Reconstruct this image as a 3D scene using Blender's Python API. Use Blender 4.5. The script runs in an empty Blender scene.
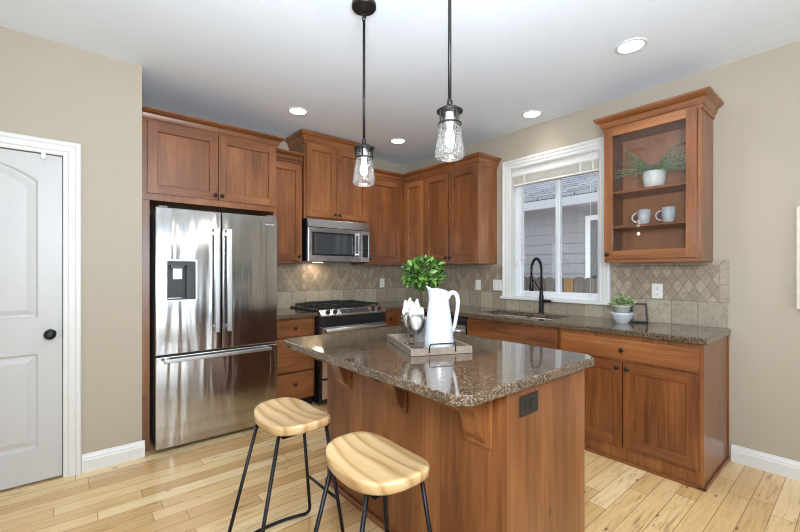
import bpy, bmesh, math, random
from mathutils import Vector, Matrix
random.seed(7)
S = bpy.context.scene
COL = S.collection
PI = math.pi

# ------------------------------------------------------------------ camera, world, light, exposure
F_PX, HORIZON, YAW = 391.5, 271.5, 0.694
cam_d = bpy.data.cameras.new('camera')
cam = bpy.data.objects.new('camera', cam_d)
COL.objects.link(cam)
cam.location = (-3.498, -4.067, 1.309)
cam.rotation_euler = (PI / 2, 0, -YAW)
cam_d.sensor_width = 36.0
cam_d.lens = 36.0 * F_PX / 800.0
cam_d.shift_y = (HORIZON - 266.0) / 800.0
cam_d.clip_start = 0.02
S.camera = cam

world = bpy.data.worlds.new('overcast_sky')
S.world = world
world.use_nodes = True
wb = world.node_tree.nodes['Background']
wb.inputs[0].default_value = (0.86, 0.92, 1.0, 1)
wb.inputs[1].default_value = 2.2

S.view_settings.view_transform = 'Standard'
S.view_settings.look = 'None'
S.view_settings.gamma = 1.0
S.view_settings.use_curve_mapping = False
S.view_settings.exposure = 0.0
S.cycles.use_denoising = True
S.cycles.filter_width = 1.1
S.cycles.max_bounces = 10
S.cycles.transparent_max_bounces = 16
S.cycles.caustics_reflective = False
S.cycles.caustics_refractive = False
S.cycles.sample_clamp_indirect = 6.0


def area(name, loc, target, sx, sy, power, color=(1, 1, 1)):
    l = bpy.data.lights.new(name, 'AREA')
    l.shape = 'RECTANGLE'
    l.size, l.size_y, l.energy, l.color = sx, sy, power, color
    o = bpy.data.objects.new(name, l)
    COL.objects.link(o)
    o.location = loc
    o.rotation_euler = (Vector(target) - Vector(loc)).to_track_quat('-Z', 'Y').to_euler()
    return o


# daylight through the windows of the living area behind the camera
DAY = (0.72, 0.86, 1.0)
area('patio_door_daylight', (-2.15, -8.35, 1.1), (-2.15, -6.4, 2.9), 1.7, 2.0, 62, DAY)
area('rear_window_daylight', (-4.9, -8.35, 1.5), (-4.6, -6.9, 3.2), 1.8, 1.3, 16, DAY)
area('side_window_daylight', (-6.85, -4.6, 1.5), (-5.2, -4.3, 3.0), 2.6, 1.7, 24, DAY)
# unseen fill panel added at ground level, brightening the ceiling through the kitchen window
area('ground_fill_light', (0.95, -2.0, -0.13), (0.949, -2.0, 2.0), 1.3, 3.4, 260, (0.90, 0.95, 1.0))
# added fill above the camera, lifting ceiling brightness like a bounced strobe
area('ceiling_fill_light', (-3.35, -4.15, 1.72), (-1.9, -2.3, 2.95), 0.9, 0.9, 118, (0.80, 0.90, 1.0))


# ------------------------------------------------------------------ node helpers
class NT:
    def __init__(self, name):
        self.m = bpy.data.materials.new(name)
        self.m.use_nodes = True
        self.t = self.m.node_tree
        self.t.nodes.clear()
        self.out = self.t.nodes.new('ShaderNodeOutputMaterial')

    def n(self, kind, **kw):
        nd = self.t.nodes.new(kind)
        for k, v in kw.items():
            if hasattr(nd, k) and k not in ('inputs',):
                setattr(nd, k, v)
        return nd

    def set(self, nd, key, v):
        s = nd.inputs[key]
        if isinstance(v, bpy.types.NodeSocket):
            self.t.links.new(v, s)
        else:
            s.default_value = v

    def math(self, op, a, b=None, clamp=False):
        nd = self.n('ShaderNodeMath', operation=op)
        nd.use_clamp = clamp
        self.set(nd, 0, a)
        if b is not None:
            self.set(nd, 1, b)
        return nd.outputs[0]

    def obj(self):
        return self.n('ShaderNodeTexCoord').outputs['Object']

    def objrand(self, coord, amt=7.3):
        """the coordinate shifted by a random amount per object, so that copies differ in grain"""
        r = self.n('ShaderNodeObjectInfo').outputs['Random']
        cx = self.n('ShaderNodeCombineXYZ')
        self.set(cx, 0, self.math('MULTIPLY', r, amt))
        self.set(cx, 1, self.math('MULTIPLY', r, amt * 1.7))
        self.set(cx, 2, self.math('MULTIPLY', r, amt * 2.3))
        v = self.n('ShaderNodeVectorMath', operation='ADD')
        self.set(v, 0, coord)
        self.set(v, 1, cx.outputs[0])
        return v.outputs[0]

    def scale(self, coord, s, loc=(0, 0, 0)):
        mp = self.n('ShaderNodeMapping')
        self.set(mp, 'Vector', coord)
        mp.inputs['Scale'].default_value = s
        mp.inputs['Location'].default_value = loc
        return mp.outputs[0]

    def noise(self, coord, scale, detail=4, rough=0.55, dist=0.0):
        nd = self.n('ShaderNodeTexNoise')
        self.set(nd, 'Vector', coord)
        nd.inputs['Scale'].default_value = scale
        nd.inputs['Detail'].default_value = detail
        nd.inputs['Roughness'].default_value = rough
        nd.inputs['Distortion'].default_value = dist
        return nd.outputs['Fac']

    def ramp(self, fac, stops, interp='LINEAR'):
        nd = self.n('ShaderNodeValToRGB')
        nd.color_ramp.interpolation = interp
        el = nd.color_ramp.elements
        while len(el) < len(stops):
            el.new(0.5)
        for e, (p, c) in zip(el, stops):
            e.position = p
            e.color = (*c, 1) if len(c) == 3 else c
        self.set(nd, 0, fac)
        return nd.outputs['Color']

    def mix(self, fac, a, b, mode='MIX'):
        nd = self.n('ShaderNodeMix', data_type='RGBA', blend_type=mode)
        self.set(nd, 0, fac)
        for k, v in ((6, a), (7, b)):
            if isinstance(v, tuple) and len(v) == 3:
                v = (*v, 1)
            self.set(nd, k, v)
        return nd.outputs[2]

    def bump(self, h, strength=0.2, dist=0.01, normal=None):
        nd = self.n('ShaderNodeBump')
        self.set(nd, 'Height', h)
        nd.inputs['Strength'].default_value = strength
        nd.inputs['Distance'].default_value = dist
        if normal is not None:
            self.set(nd, 'Normal', normal)
        return nd.outputs[0]

    def xyz(self, coord):
        nd = self.n('ShaderNodeSeparateXYZ')
        self.set(nd, 0, coord)
        return nd.outputs

    def bsdf(self, color=(0.8, 0.8, 0.8), rough=0.5, metal=0.0, normal=None, **kw):
        nd = self.n('ShaderNodeBsdfPrincipled')
        if isinstance(color, tuple) and len(color) == 3:
            color = (*color, 1)
        self.set(nd, 'Base Color', color)
        self.set(nd, 'Roughness', rough)
        self.set(nd, 'Metallic', metal)
        if normal is not None:
            self.set(nd, 'Normal', normal)
        for k, v in kw.items():
            self.set(nd, k.replace('_', ' '), v)
        self.t.links.new(nd.outputs[0], self.out.inputs[0])
        return nd


def srgb(r, g, b):
    f = lambda c: ((c / 255 + 0.055) / 1.055) ** 2.4 if c > 10 else c / 255 / 12.92
    return (f(r), f(g), f(b))


def plain(name, color, rough=0.5, metal=0.0, var=0.06, nscale=30, bump=0.0, **kw):
    t = NT(name)
    c = t.obj()
    n = t.noise(c, nscale, 3)
    lo = tuple(x * (1 - var) for x in color)
    hi = tuple(min(1, x * (1 + var)) for x in color)
    col = t.ramp(n, [(0.3, lo), (0.7, hi)])
    nm = t.bump(n, bump, 0.004) if bump else None
    t.bsdf(col, rough, metal, nm, **kw)
    return t.m


def wood(name, axis, dark, mid, light, rough=0.33, coat=0.25, knots=True):
    """stained alder with the grain along one axis"""
    t = NT(name)
    c = t.objrand(t.obj())
    s = [16.0, 16.0, 16.0]
    s[axis] = 0.8
    g = t.noise(t.scale(c, tuple(s)), 3.0, 6, 0.6, 0.35)
    s2 = [90.0, 90.0, 90.0]
    s2[axis] = 2.0
    fine = t.noise(t.scale(c, tuple(s2)), 2.0, 4, 0.6)
    s3 = [3.0, 3.0, 3.0]
    s3[axis] = 0.7
    blotch = t.noise(t.scale(c, tuple(s3)), 2.0, 2, 0.5, 0.2)
    r0 = t.n('ShaderNodeObjectInfo').outputs['Random']
    v = t.math('ADD', t.math('MULTIPLY', g, 0.36), t.math('ADD', t.math('MULTIPLY', fine, 0.20), t.math('ADD', t.math('MULTIPLY', blotch, 0.42), t.math('MULTIPLY', r0, 0.10))))
    col = t.ramp(v, [(0.34, dark), (0.56, mid), (0.80, light)])
    if knots:
        s4 = [5.5, 5.5, 5.5]
        s4[axis] = 2.6
        vo = t.n('ShaderNodeTexVoronoi')
        t.set(vo, 'Vector', t.scale(c, tuple(s4)))
        vo.inputs['Scale'].default_value = 0.9
        k = t.ramp(vo.outputs['Distance'], [(0.03, (1, 1, 1)), (0.085, (0, 0, 0))])
        col = t.mix(t.math('MULTIPLY', t.xyz(k)[0], 0.6), col, tuple(x * 0.3 for x in dark))
    t.bsdf(col, rough, 0, t.bump(fine, 0.06, 0.002), Coat_Weight=coat, Coat_Roughness=0.18)
    return t.m


WD, WM, WL = srgb(70, 36, 16), srgb(128, 76, 40), srgb(170, 113, 66)
WOOD = {0: wood('alder_grain_x', 0, WD, WM, WL), 1: wood('alder_grain_y', 1, WD, WM, WL), 2: wood('alder_grain_z', 2, WD, WM, WL)}
INNER = wood('alder_interior', 2, srgb(120, 74, 46), srgb(150, 98, 64), srgb(172, 120, 84), 0.5, 0.0)
GREYWOOD = wood('weathered_wood', 0, srgb(88, 76, 64), srgb(124, 110, 95), srgb(156, 142, 126), 0.6, 0, False)
BLACK = plain('black_metal', (0.012, 0.012, 0.013), 0.38, 0.6)
BRONZE = plain('dark_bronze', (0.03, 0.026, 0.024), 0.36, 0.75)
BLKPLASTIC = plain('black_plastic', (0.012, 0.012, 0.014), 0.22)
BLKENAMEL = plain('black_enamel', (0.010, 0.010, 0.011), 0.28)
CASTIRON = plain('cast_iron', (0.014, 0.014, 0.015), 0.5, 0.2, bump=0.2, nscale=300)
DARKGLASS = plain('dark_glass', (0.05, 0.055, 0.06), 0.04, Specular_IOR_Level=0.9)
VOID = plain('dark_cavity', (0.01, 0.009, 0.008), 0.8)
WHITEPAINT = plain('white_trim_paint', srgb(216, 214, 209), 0.35, var=0.015)
DOORPAINT = plain('white_door_paint', srgb(192, 190, 187), 0.4, var=0.015)
VINYL = plain('white_vinyl', srgb(222, 224, 226), 0.35, var=0.01)
CERAMIC = plain('white_ceramic', srgb(184, 185, 188), 0.12, var=0.01, Coat_Weight=0.5)
MATTEWHITE = plain('white_matte_ceramic', srgb(214, 212, 205), 0.45, var=0.05)
PLATEWHITE = plain('white_plate_plastic', srgb(222, 219, 212), 0.35, var=0.01)
PLATEDARK = plain('dark_plate_plastic', (0.014, 0.012, 0.011), 0.35)
STONEPOT = plain('pale_green_glazed_pot', srgb(190, 192, 176), 0.4, var=0.05)
BLINDMAT = plain('cream_blind', srgb(222, 217, 205), 0.5, var=0.03)
LINEN = plain('cream_linen', srgb(216, 211, 200), 0.9, var=0.05, nscale=160, bump=0.2)
CANVAS = plain('pale_canvas', srgb(226, 220, 206), 0.8, var=0.06)
SOIL = plain('dark_soil', (0.03, 0.02, 0.014), 0.95, bump=0.4)
GREYPLASTIC = plain('grey_appliance_plastic', (0.028, 0.029, 0.031), 0.5)
SIDEGREY = plain('grey_painted_steel', (0.16, 0.16, 0.165), 0.45, 0.3)


def steel(name, base=0.62, rough=0.2, wave=0.0, axis=2):
    t = NT(name)
    c = t.objrand(t.obj(), 3.1)
    s = [240.0, 240.0, 240.0]
    s[axis] = 2.0
    br = t.noise(t.scale(c, tuple(s)), 1.0, 3)
    col = t.ramp(br, [(0.3, (base * 0.94,) * 3), (0.7, (base * 1.03, base * 1.025, base * 1.01))])
    nm = t.bump(br, 0.03, 0.0006)
    if wave:
        s2 = [6.5, 6.5, 6.5]
        s2[axis] = 0.7
        w = t.noise(t.scale(c, tuple(s2)), 1.25, 2, 0.45, 0.3)
        nm = t.bump(w, wave, 0.02, nm)
    t.bsdf(col, rough, 1.0, nm)
    return t.m


STEEL = steel('brushed_steel', 0.56, 0.15, 0.42)
STEELH = steel('brushed_steel_horizontal', 0.6, 0.24, 0, 0)
HANDLESTEEL = steel('handle_steel', 0.58, 0.32)
SINKSTEEL = steel('sink_steel', 0.75, 0.34, 0, 1)


def granite():
    t = NT('brown_granite')
    c = t.obj()
    vo = t.n('ShaderNodeTexVoronoi')
    t.set(vo, 'Vector', c)
    vo.inputs['Scale'].default_value = 240
    cell = t.xyz(vo.outputs['Color'])[0]
    n = t.noise(c, 60, 6, 0.7)
    v = t.math('ADD', t.math('MULTIPLY', cell, 0.62), t.math('MULTIPLY', n, 0.42))
    col = t.ramp(v, [(0.18, (0.018, 0.014, 0.011)), (0.38, srgb(52, 42, 34)), (0.54, srgb(80, 64, 50)), (0.70, srgb(120, 100, 78)), (0.95, srgb(184, 168, 142))])
    big = t.noise(c, 9, 3)
    col = t.mix(0.35, col, t.ramp(big, [(0.35, srgb(66, 54, 42)), (0.65, srgb(104, 88, 70))]))
    t.bsdf(col, 0.07, 0, None, Coat_Weight=0.3, Coat_Roughness=0.03)
    return t.m


GRANITE = granite()


def floor_mat():
    """birch boards laid along X: width 0.125, staggered butt joints, knots and dark streaks"""
    t = NT('birch_floor')
    c = t.obj()
    x, y, _ = t.xyz(c)
    Wd, Ln = 0.098, 1.05
    yr = t.math('DIVIDE', y, Wd)
    row = t.math('FLOOR', yr)
    wn = t.n('ShaderNodeTexWhiteNoise', noise_dimensions='1D')
    t.set(wn, 'W', row)
    xo = t.math('ADD', t.math('DIVIDE', x, Ln), t.math('MULTIPLY', wn.outputs['Value'], 5.0))
    colm = t.math('FLOOR', xo)
    cb = t.n('ShaderNodeCombineXYZ')
    t.set(cb, 0, row)
    t.set(cb, 1, colm)
    w2 = t.n('ShaderNodeTexWhiteNoise', noise_dimensions='2D')
    t.set(w2, 'Vector', cb.outputs[0])
    rnd = w2.outputs['Value']
    base = t.ramp(rnd, [(0.0, srgb(210, 168, 112)), (0.3, srgb(226, 188, 132)), (0.7, srgb(237, 203, 148)), (1.0, srgb(244, 216, 166))])
    # grain shifted per board
    sh = t.n('ShaderNodeVectorMath', operation='ADD')
    t.set(sh, 0, c)
    sc = t.n('ShaderNodeVectorMath', operation='SCALE')
    t.set(sc, 0, w2.outputs['Color'])
    sc.inputs['Scale'].default_value = 9.0
    t.set(sh, 1, sc.outputs[0])
    cc = sh.outputs[0]
    g = t.noise(t.scale(cc, (2.0, 26, 1)), 1.6, 6, 0.62, 1.2)
    col = t.mix(0.8, base, t.ramp(g, [(0.3, (0.74, 0.66, 0.56)), (0.5, (1, 1, 1)), (0.8, (1.06, 1.06, 1.04))]), 'MULTIPLY')
    st = t.noise(t.scale(cc, (1.9, 22, 1), (3, 1, 0)), 1.3, 5, 0.6, 1.6)
    stm = t.ramp(st, [(0.56, (0, 0, 0)), (0.68, (0.7, 0.7, 0.7))])
    heart = t.math('MULTIPLY', t.xyz(stm)[0], t.math('GREATER_THAN', t.xyz(w2.outputs['Color'])[1], 0.45))
    col = t.mix(heart, col, srgb(150, 104, 66))
    vo = t.n('ShaderNodeTexVoronoi')
    t.set(vo, 'Vector', t.scale(cc, (4.2, 12, 1)))
    vo.inputs['Scale'].default_value = 1.0
    kn = t.xyz(t.ramp(t.math('ADD', vo.outputs['Distance'], t.math('MULTIPLY', t.noise(c, 60, 3), 0.08)), [(0.08, (1, 1, 1)), (0.145, (0, 0, 0))]))[0]
    col = t.mix(t.math('MULTIPLY', kn, 0.8), col, srgb(78, 50, 32))
    fy = t.math('FRACT', yr)
    ey = t.math('MINIMUM', fy, t.math('SUBTRACT', 1.0, fy))
    fx = t.math('FRACT', xo)
    ex = t.math('MULTIPLY', t.math('MINIMUM', fx, t.math('SUBTRACT', 1.0, fx)), Ln / Wd)
    e = t.math('MINIMUM', ex, ey)
    seam = t.xyz(t.ramp(e, [(0.010, (1, 1, 1)), (0.022, (0, 0, 0))]))[0]
    col = t.mix(t.math('MULTIPLY', seam, 0.8), col, srgb(104, 72, 44))
    nm = t.bump(t.math('SUBTRACT', 1.0, seam), 0.25, 0.002)
    t.bsdf(col, 0.27, 0, nm, Coat_Weight=0.2, Coat_Roughness=0.15)
    return t.m


def tile_mat(name, axis, off, end=None):
    """tumbled travertine: a row of square tiles below, harlequin diamonds above"""
    t = NT(name)
    c = t.obj()
    x, y, z = t.xyz(c)
    a = (x, y)[axis]
    # lower course
    w = 0.165
    la = t.math('DIVIDE', t.math('SUBTRACT', a, off), w)
    lf = t.math('FRACT', la)
    le = t.math('MULTIPLY', t.math('MINIMUM', lf, t.math('SUBTRACT', 1.0, lf)), w)
    # diamonds
    dw, dh = 0.069, 0.108
    u = t.math('DIVIDE', a, dw)
    v = t.math('DIVIDE', t.math('SUBTRACT', z, 1.092), dh)
    p, q = t.math('ADD', u, v), t.math('SUBTRACT', u, v)
    pf, qf = t.math('FRACT', p), t.math('FRACT', q)
    pe = t.math('MINIMUM', pf, t.math('SUBTRACT', 1.0, pf))
    qe = t.math('MINIMUM', qf, t.math('SUBTRACT', 1.0, qf))
    de = t.math('MULTIPLY', t.math('MINIMUM', pe, qe), 0.08)
    upper = t.math('GREATER_THAN', z, 1.092)
    ez = t.math('ABSOLUTE', t.math('SUBTRACT', z, 1.092))

    def pick(lo, hi):
        return t.math('ADD', t.math('MULTIPLY', lo, t.math('SUBTRACT', 1.0, upper)), t.math('MULTIPLY', hi, upper))
    edge = t.math('MINIMUM', pick(le, de), ez)
    i1 = pick(t.math('FLOOR', la), t.math('FLOOR', p))
    i2 = pick(77.0, t.math('FLOOR', q))
    if end is not None:                     # a border of long tiles along the free end, mitred at the top
        zt, at = 1.355, end + 0.055
        bd = t.math('MAXIMUM', t.math('SUBTRACT', at, a), t.math('SUBTRACT', z, zt))
        inb = t.math('MULTIPLY', t.math('GREATER_THAN', bd, 0.0), upper)
        mit = t.math('ABSOLUTE', t.math('SUBTRACT', t.math('SUBTRACT', at, a), t.math('SUBTRACT', z, zt)))
        jz = t.math('ABSOLUTE', t.math('SUBTRACT', z, 1.215))
        be = t.math('MINIMUM', t.math('MINIMUM', bd, t.math('MULTIPLY', mit, 0.7)), jz)
        ninb = t.math('SUBTRACT', 1.0, inb)
        bdn = t.math('ABSOLUTE', bd)
        edge = t.math('MINIMUM', t.math('ADD', t.math('MULTIPLY', t.math('MINIMUM', edge, t.math('ADD', bdn, t.math('SUBTRACT', 1.0, upper))), ninb), t.math('MULTIPLY', be, inb)), t.math('ADD', ez, 0.0))
        i1 = t.math('ADD', t.math('MULTIPLY', i1, ninb), t.math('MULTIPLY', inb, 31.0))
        i2 = t.math('ADD', t.math('MULTIPLY', i2, ninb), t.math('MULTIPLY', inb, t.math('FLOOR', t.math('DIVIDE', z, 0.2))))
    cb = t.n('ShaderNodeCombineXYZ')
    t.set(cb, 0, i1)
    t.set(cb, 1, i2)
    wn = t.n('ShaderNodeTexWhiteNoise', noise_dimensions='2D')
    t.set(wn, 'Vector', cb.outputs[0])
    base = t.mix(upper, t.ramp(wn.outputs['Value'], [(0, srgb(150, 138, 118)), (1, srgb(172, 160, 138))]),
                 t.ramp(wn.outputs['Value'], [(0, srgb(140, 124, 104)), (0.5, srgb(150, 134, 114)), (1, srgb(165, 150, 130))]))
    n = t.noise(c, 38, 6, 0.68, 0.6)
    col = t.mix(0.75, base, t.ramp(n, [(0.3, (0.58, 0.55, 0.51)), (0.5, (1, 1, 1)), (0.75, (1.15, 1.14, 1.12))]), 'MULTIPLY')
    grout = t.xyz(t.ramp(edge, [(0.0016, (1, 1, 1)), (0.0034, (0, 0, 0))]))[0]
    col = t.mix(t.math('MULTIPLY', grout, 0.85), col, srgb(98, 82, 64))
    h = t.math('SUBTRACT', t.math('MULTIPLY', n, 0.35), grout)
    t.bsdf(col, 0.45, 0, t.bump(h, 0.35, 0.003))
    return t.m


def wall_mat(name, color, rough=0.75, bs=0.12, sc=110, dist=0.003):
    t = NT(name)
    c = t.obj()
    n = t.noise(c, sc, 3, 0.6)
    col = t.ramp(t.noise(c, 1.3, 2), [(0.3, tuple(x * 0.985 for x in color)), (0.7, tuple(min(1, x * 1.015) for x in color))])
    t.bsdf(col, rough, 0, t.bump(n, bs, dist))
    return t.m


WALL = wall_mat('beige_wall_paint', srgb(174, 162, 144))
CEIL = wall_mat('white_textured_ceiling', srgb(232, 238, 246), 0.85, 0.3, 60, 0.005)
FLOOR = floor_mat()
TILE_X = tile_mat('travertine_tile_back', 0, -0.02)
TILE_Y = tile_mat('travertine_tile_right', 1, -2.933, -3.44)


def glass_pane(name, tint=(1, 1, 1), refl=1.0):
    t = NT(name)
    fr = t.n('ShaderNodeFresnel')
    fr.inputs['IOR'].default_value = 1.5
    f = t.math('MULTIPLY', fr.outputs[0], refl, True)
    tr = t.n('ShaderNodeBsdfTransparent')
    tr.inputs[0].default_value = (*tint, 1)
    gl = t.n('ShaderNodeBsdfGlossy')
    gl.inputs['Roughness'].default_value = 0.0
    mx = t.n('ShaderNodeMixShader')
    t.set(mx, 0, f)
    t.set(mx, 1, tr.outputs[0])
    t.set(mx, 2, gl.outputs[0])
    t.t.links.new(mx.outputs[0], t.out.inputs[0])
    return t.m


PANE = glass_pane('window_glass', (0.97, 0.98, 0.98))
CABGLASS = glass_pane('cabinet_glass', (0.97, 0.97, 0.97), 0.75)


def seeded_glass():
    t = NT('seeded_glass')
    c = t.obj()
    n = t.noise(t.scale(c, (1, 1, 1)), 85, 3, 0.7)
    vo = t.n('ShaderNodeTexVoronoi')
    t.set(vo, 'Vector', c)
    vo.inputs['Scale'].default_value = 95
    h = t.math('ADD', n, t.math('MULTIPLY', vo.outputs['Distance'], 0.8))
    nm = t.bump(h, 0.9, 0.004)
    fr = t.n('ShaderNodeFresnel')
    fr.inputs['IOR'].default_value = 1.7
    t.set(fr, 'Normal', nm)
    tr = t.n('ShaderNodeBsdfTransparent')
    t.set(tr, 0, t.ramp(h, [(0.58, (0.42, 0.44, 0.45)), (0.78, (0.97, 0.98, 0.98))]))
    gl = t.n('ShaderNodeBsdfGlossy')
    gl.inputs['Roughness'].default_value = 0.08
    t.set(gl, 'Normal', nm)
    tl = t.n('ShaderNodeBsdfTranslucent')
    tl.inputs[0].default_value = (0.95, 0.97, 0.98, 1)
    m1 = t.n('ShaderNodeMixShader')
    t.set(m1, 0, t.math('MULTIPLY', fr.outputs[0], 0.9, True))
    t.set(m1, 1, tr.outputs[0])
    t.set(m1, 2, gl.outputs[0])
    m2 = t.n('ShaderNodeMixShader')
    m2.inputs[0].default_value = 0.015
    t.set(m2, 1, m1.outputs[0])
    t.set(m2, 2, tl.outputs[0])
    t.t.links.new(m2.outputs[0], t.out.inputs[0])
    return t.m


SEEDED = seeded_glass()


def clear_glass():
    t = NT('clear_stemware_glass')
    lw = t.n('ShaderNodeLayerWeight')
    lw.inputs['Blend'].default_value = 0.35
    tr = t.n('ShaderNodeBsdfTransparent')
    t.set(tr, 0, t.ramp(lw.outputs['Facing'], [(0.3, (0.985, 0.985, 0.985)), (0.95, (0.84, 0.85, 0.86))]))
    gl = t.n('ShaderNodeBsdfGlossy')
    gl.inputs['Roughness'].default_value = 0.02
    mx = t.n('ShaderNodeMixShader')
    t.set(mx, 0, t.math('ADD', t.math('MULTIPLY', lw.outputs['Fresnel'], 0.7), 0.02, True))
    t.set(mx, 1, tr.outputs[0])
    t.set(mx, 2, gl.outputs[0])
    t.t.links.new(mx.outputs[0], t.out.inputs[0])
    return t.m


STEMGLASS = clear_glass()


def emit(name, color, strength):
    t = NT(name)
    e = t.n('ShaderNodeEmission')
    e.inputs[0].default_value = (*color, 1)
    e.inputs[1].default_value = strength
    t.t.links.new(e.outputs[0], t.out.inputs[0])
    return t.m


LAMP = emit('recessed_lamp_glow', (1.0, 0.97, 0.92), 16)
BULB = emit('bulb_glow', (1.0, 0.95, 0.88), 7)


def pine_mat():
    """pale pine seat with cathedral growth rings along the local Y axis"""
    t = NT('pine_seat_wood')
    c = t.objrand(t.obj(), 2.0)
    wv = t.n('ShaderNodeTexWave', wave_type='BANDS', bands_direction='X', wave_profile='SAW')
    t.set(wv, 'Vector', t.scale(c, (1.0, 0.30, 1.0)))
    wv.inputs['Scale'].default_value = 5.0
    wv.inputs['Distortion'].default_value = 5.5
    wv.inputs['Detail'].default_value = 1.0
    wv.inputs['Detail Scale'].default_value = 1.6
    wv.inputs['Detail Roughness'].default_value = 0.3
    fine = t.noise(t.scale(c, (80, 3, 80)), 1.5, 4)
    col = t.ramp(wv.outputs['Fac'], [(0.0, srgb(174, 134, 84)), (0.2, srgb(200, 164, 114)), (0.7, srgb(212, 180, 134)), (1.0, srgb(174, 136, 88))])
    col = t.mix(0.35, col, t.ramp(fine, [(0.3, (0.75, 0.72, 0.66)), (0.6, (1, 1, 1))]), 'MULTIPLY')
    t.bsdf(col, 0.36, 0, None, Coat_Weight=0.15, Coat_Roughness=0.2)
    return t.m


PINE = pine_mat()


def leaf_mat(name, a, b, c2):
    t = NT(name)
    n = t.noise(t.obj(), 45, 2)
    r = t.n('ShaderNodeNewGeometry').outputs['Random Per Island']
    v = t.math('ADD', t.math('MULTIPLY', n, 0.3), t.math('MULTIPLY', r, 0.7))
    col = t.ramp(v, [(0.15, a), (0.5, b), (0.85, c2)])
    t.bsdf(col, 0.42)
    return t.m


LEAF = leaf_mat('fresh_green_leaves', srgb(22, 46, 14), srgb(50, 86, 28), srgb(112, 146, 62))
FERN = leaf_mat('grey_green_fern', srgb(92, 130, 80), srgb(146, 182, 126), srgb(190, 214, 168))
SUCC = leaf_mat('soft_green_succulent', srgb(88, 112, 60), srgb(132, 152, 98), srgb(182, 192, 150))
BARK = plain('brown_stem', (0.06, 0.045, 0.03), 0.8)
SIDING = plain('grey_lap_siding', srgb(148, 146, 150), 0.7, var=0.04)
FASCIA = plain('pale_grey_fascia', srgb(168, 170, 175), 0.6, var=0.02)
FENCE = wood('weathered_fence_board', 2, srgb(44, 38, 35), srgb(72, 65, 60), srgb(98, 92, 87), 0.8, 0)
FENCETAN = wood('new_fence_board', 2, srgb(84, 62, 36), srgb(106, 80, 48), srgb(122, 96, 60), 0.8, 0)
GROUND = plain('garden_soil', srgb(120, 112, 96), 0.95, var=0.2, nscale=8, bump=0.3)


def shingle_mat():
    t = NT('grey_roof_shingles')
    c = t.obj()
    x, y, z = t.xyz(c)
    cb = t.n('ShaderNodeCombineXYZ')
    t.set(cb, 0, y)
    t.set(cb, 1, z)
    b = t.n('ShaderNodeTexBrick')
    t.set(b, 'Vector', cb.outputs[0])
    b.inputs['Color1'].default_value = (*srgb(116, 119, 127), 1)
    b.inputs['Color2'].default_value = (*srgb(150, 153, 160), 1)
    b.inputs['Mortar'].default_value = (*srgb(52, 54, 60), 1)
    b.inputs['Scale'].default_value = 1.0
    b.inputs['Brick Width'].default_value = 0.33
    b.inputs['Row Height'].default_value = 0.075
    b.inputs['Mortar Size'].default_value = 0.008
    t.bsdf(b.outputs['Color'], 0.85, 0, t.bump(t.noise(c, 120, 2), 0.3, 0.004))
    return t.m


SHINGLE = shingle_mat()

# ------------------------------------------------------------------ mesh helpers
OFF = {}                                        # world position of each linked object (children sit at their parent's origin)


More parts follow.
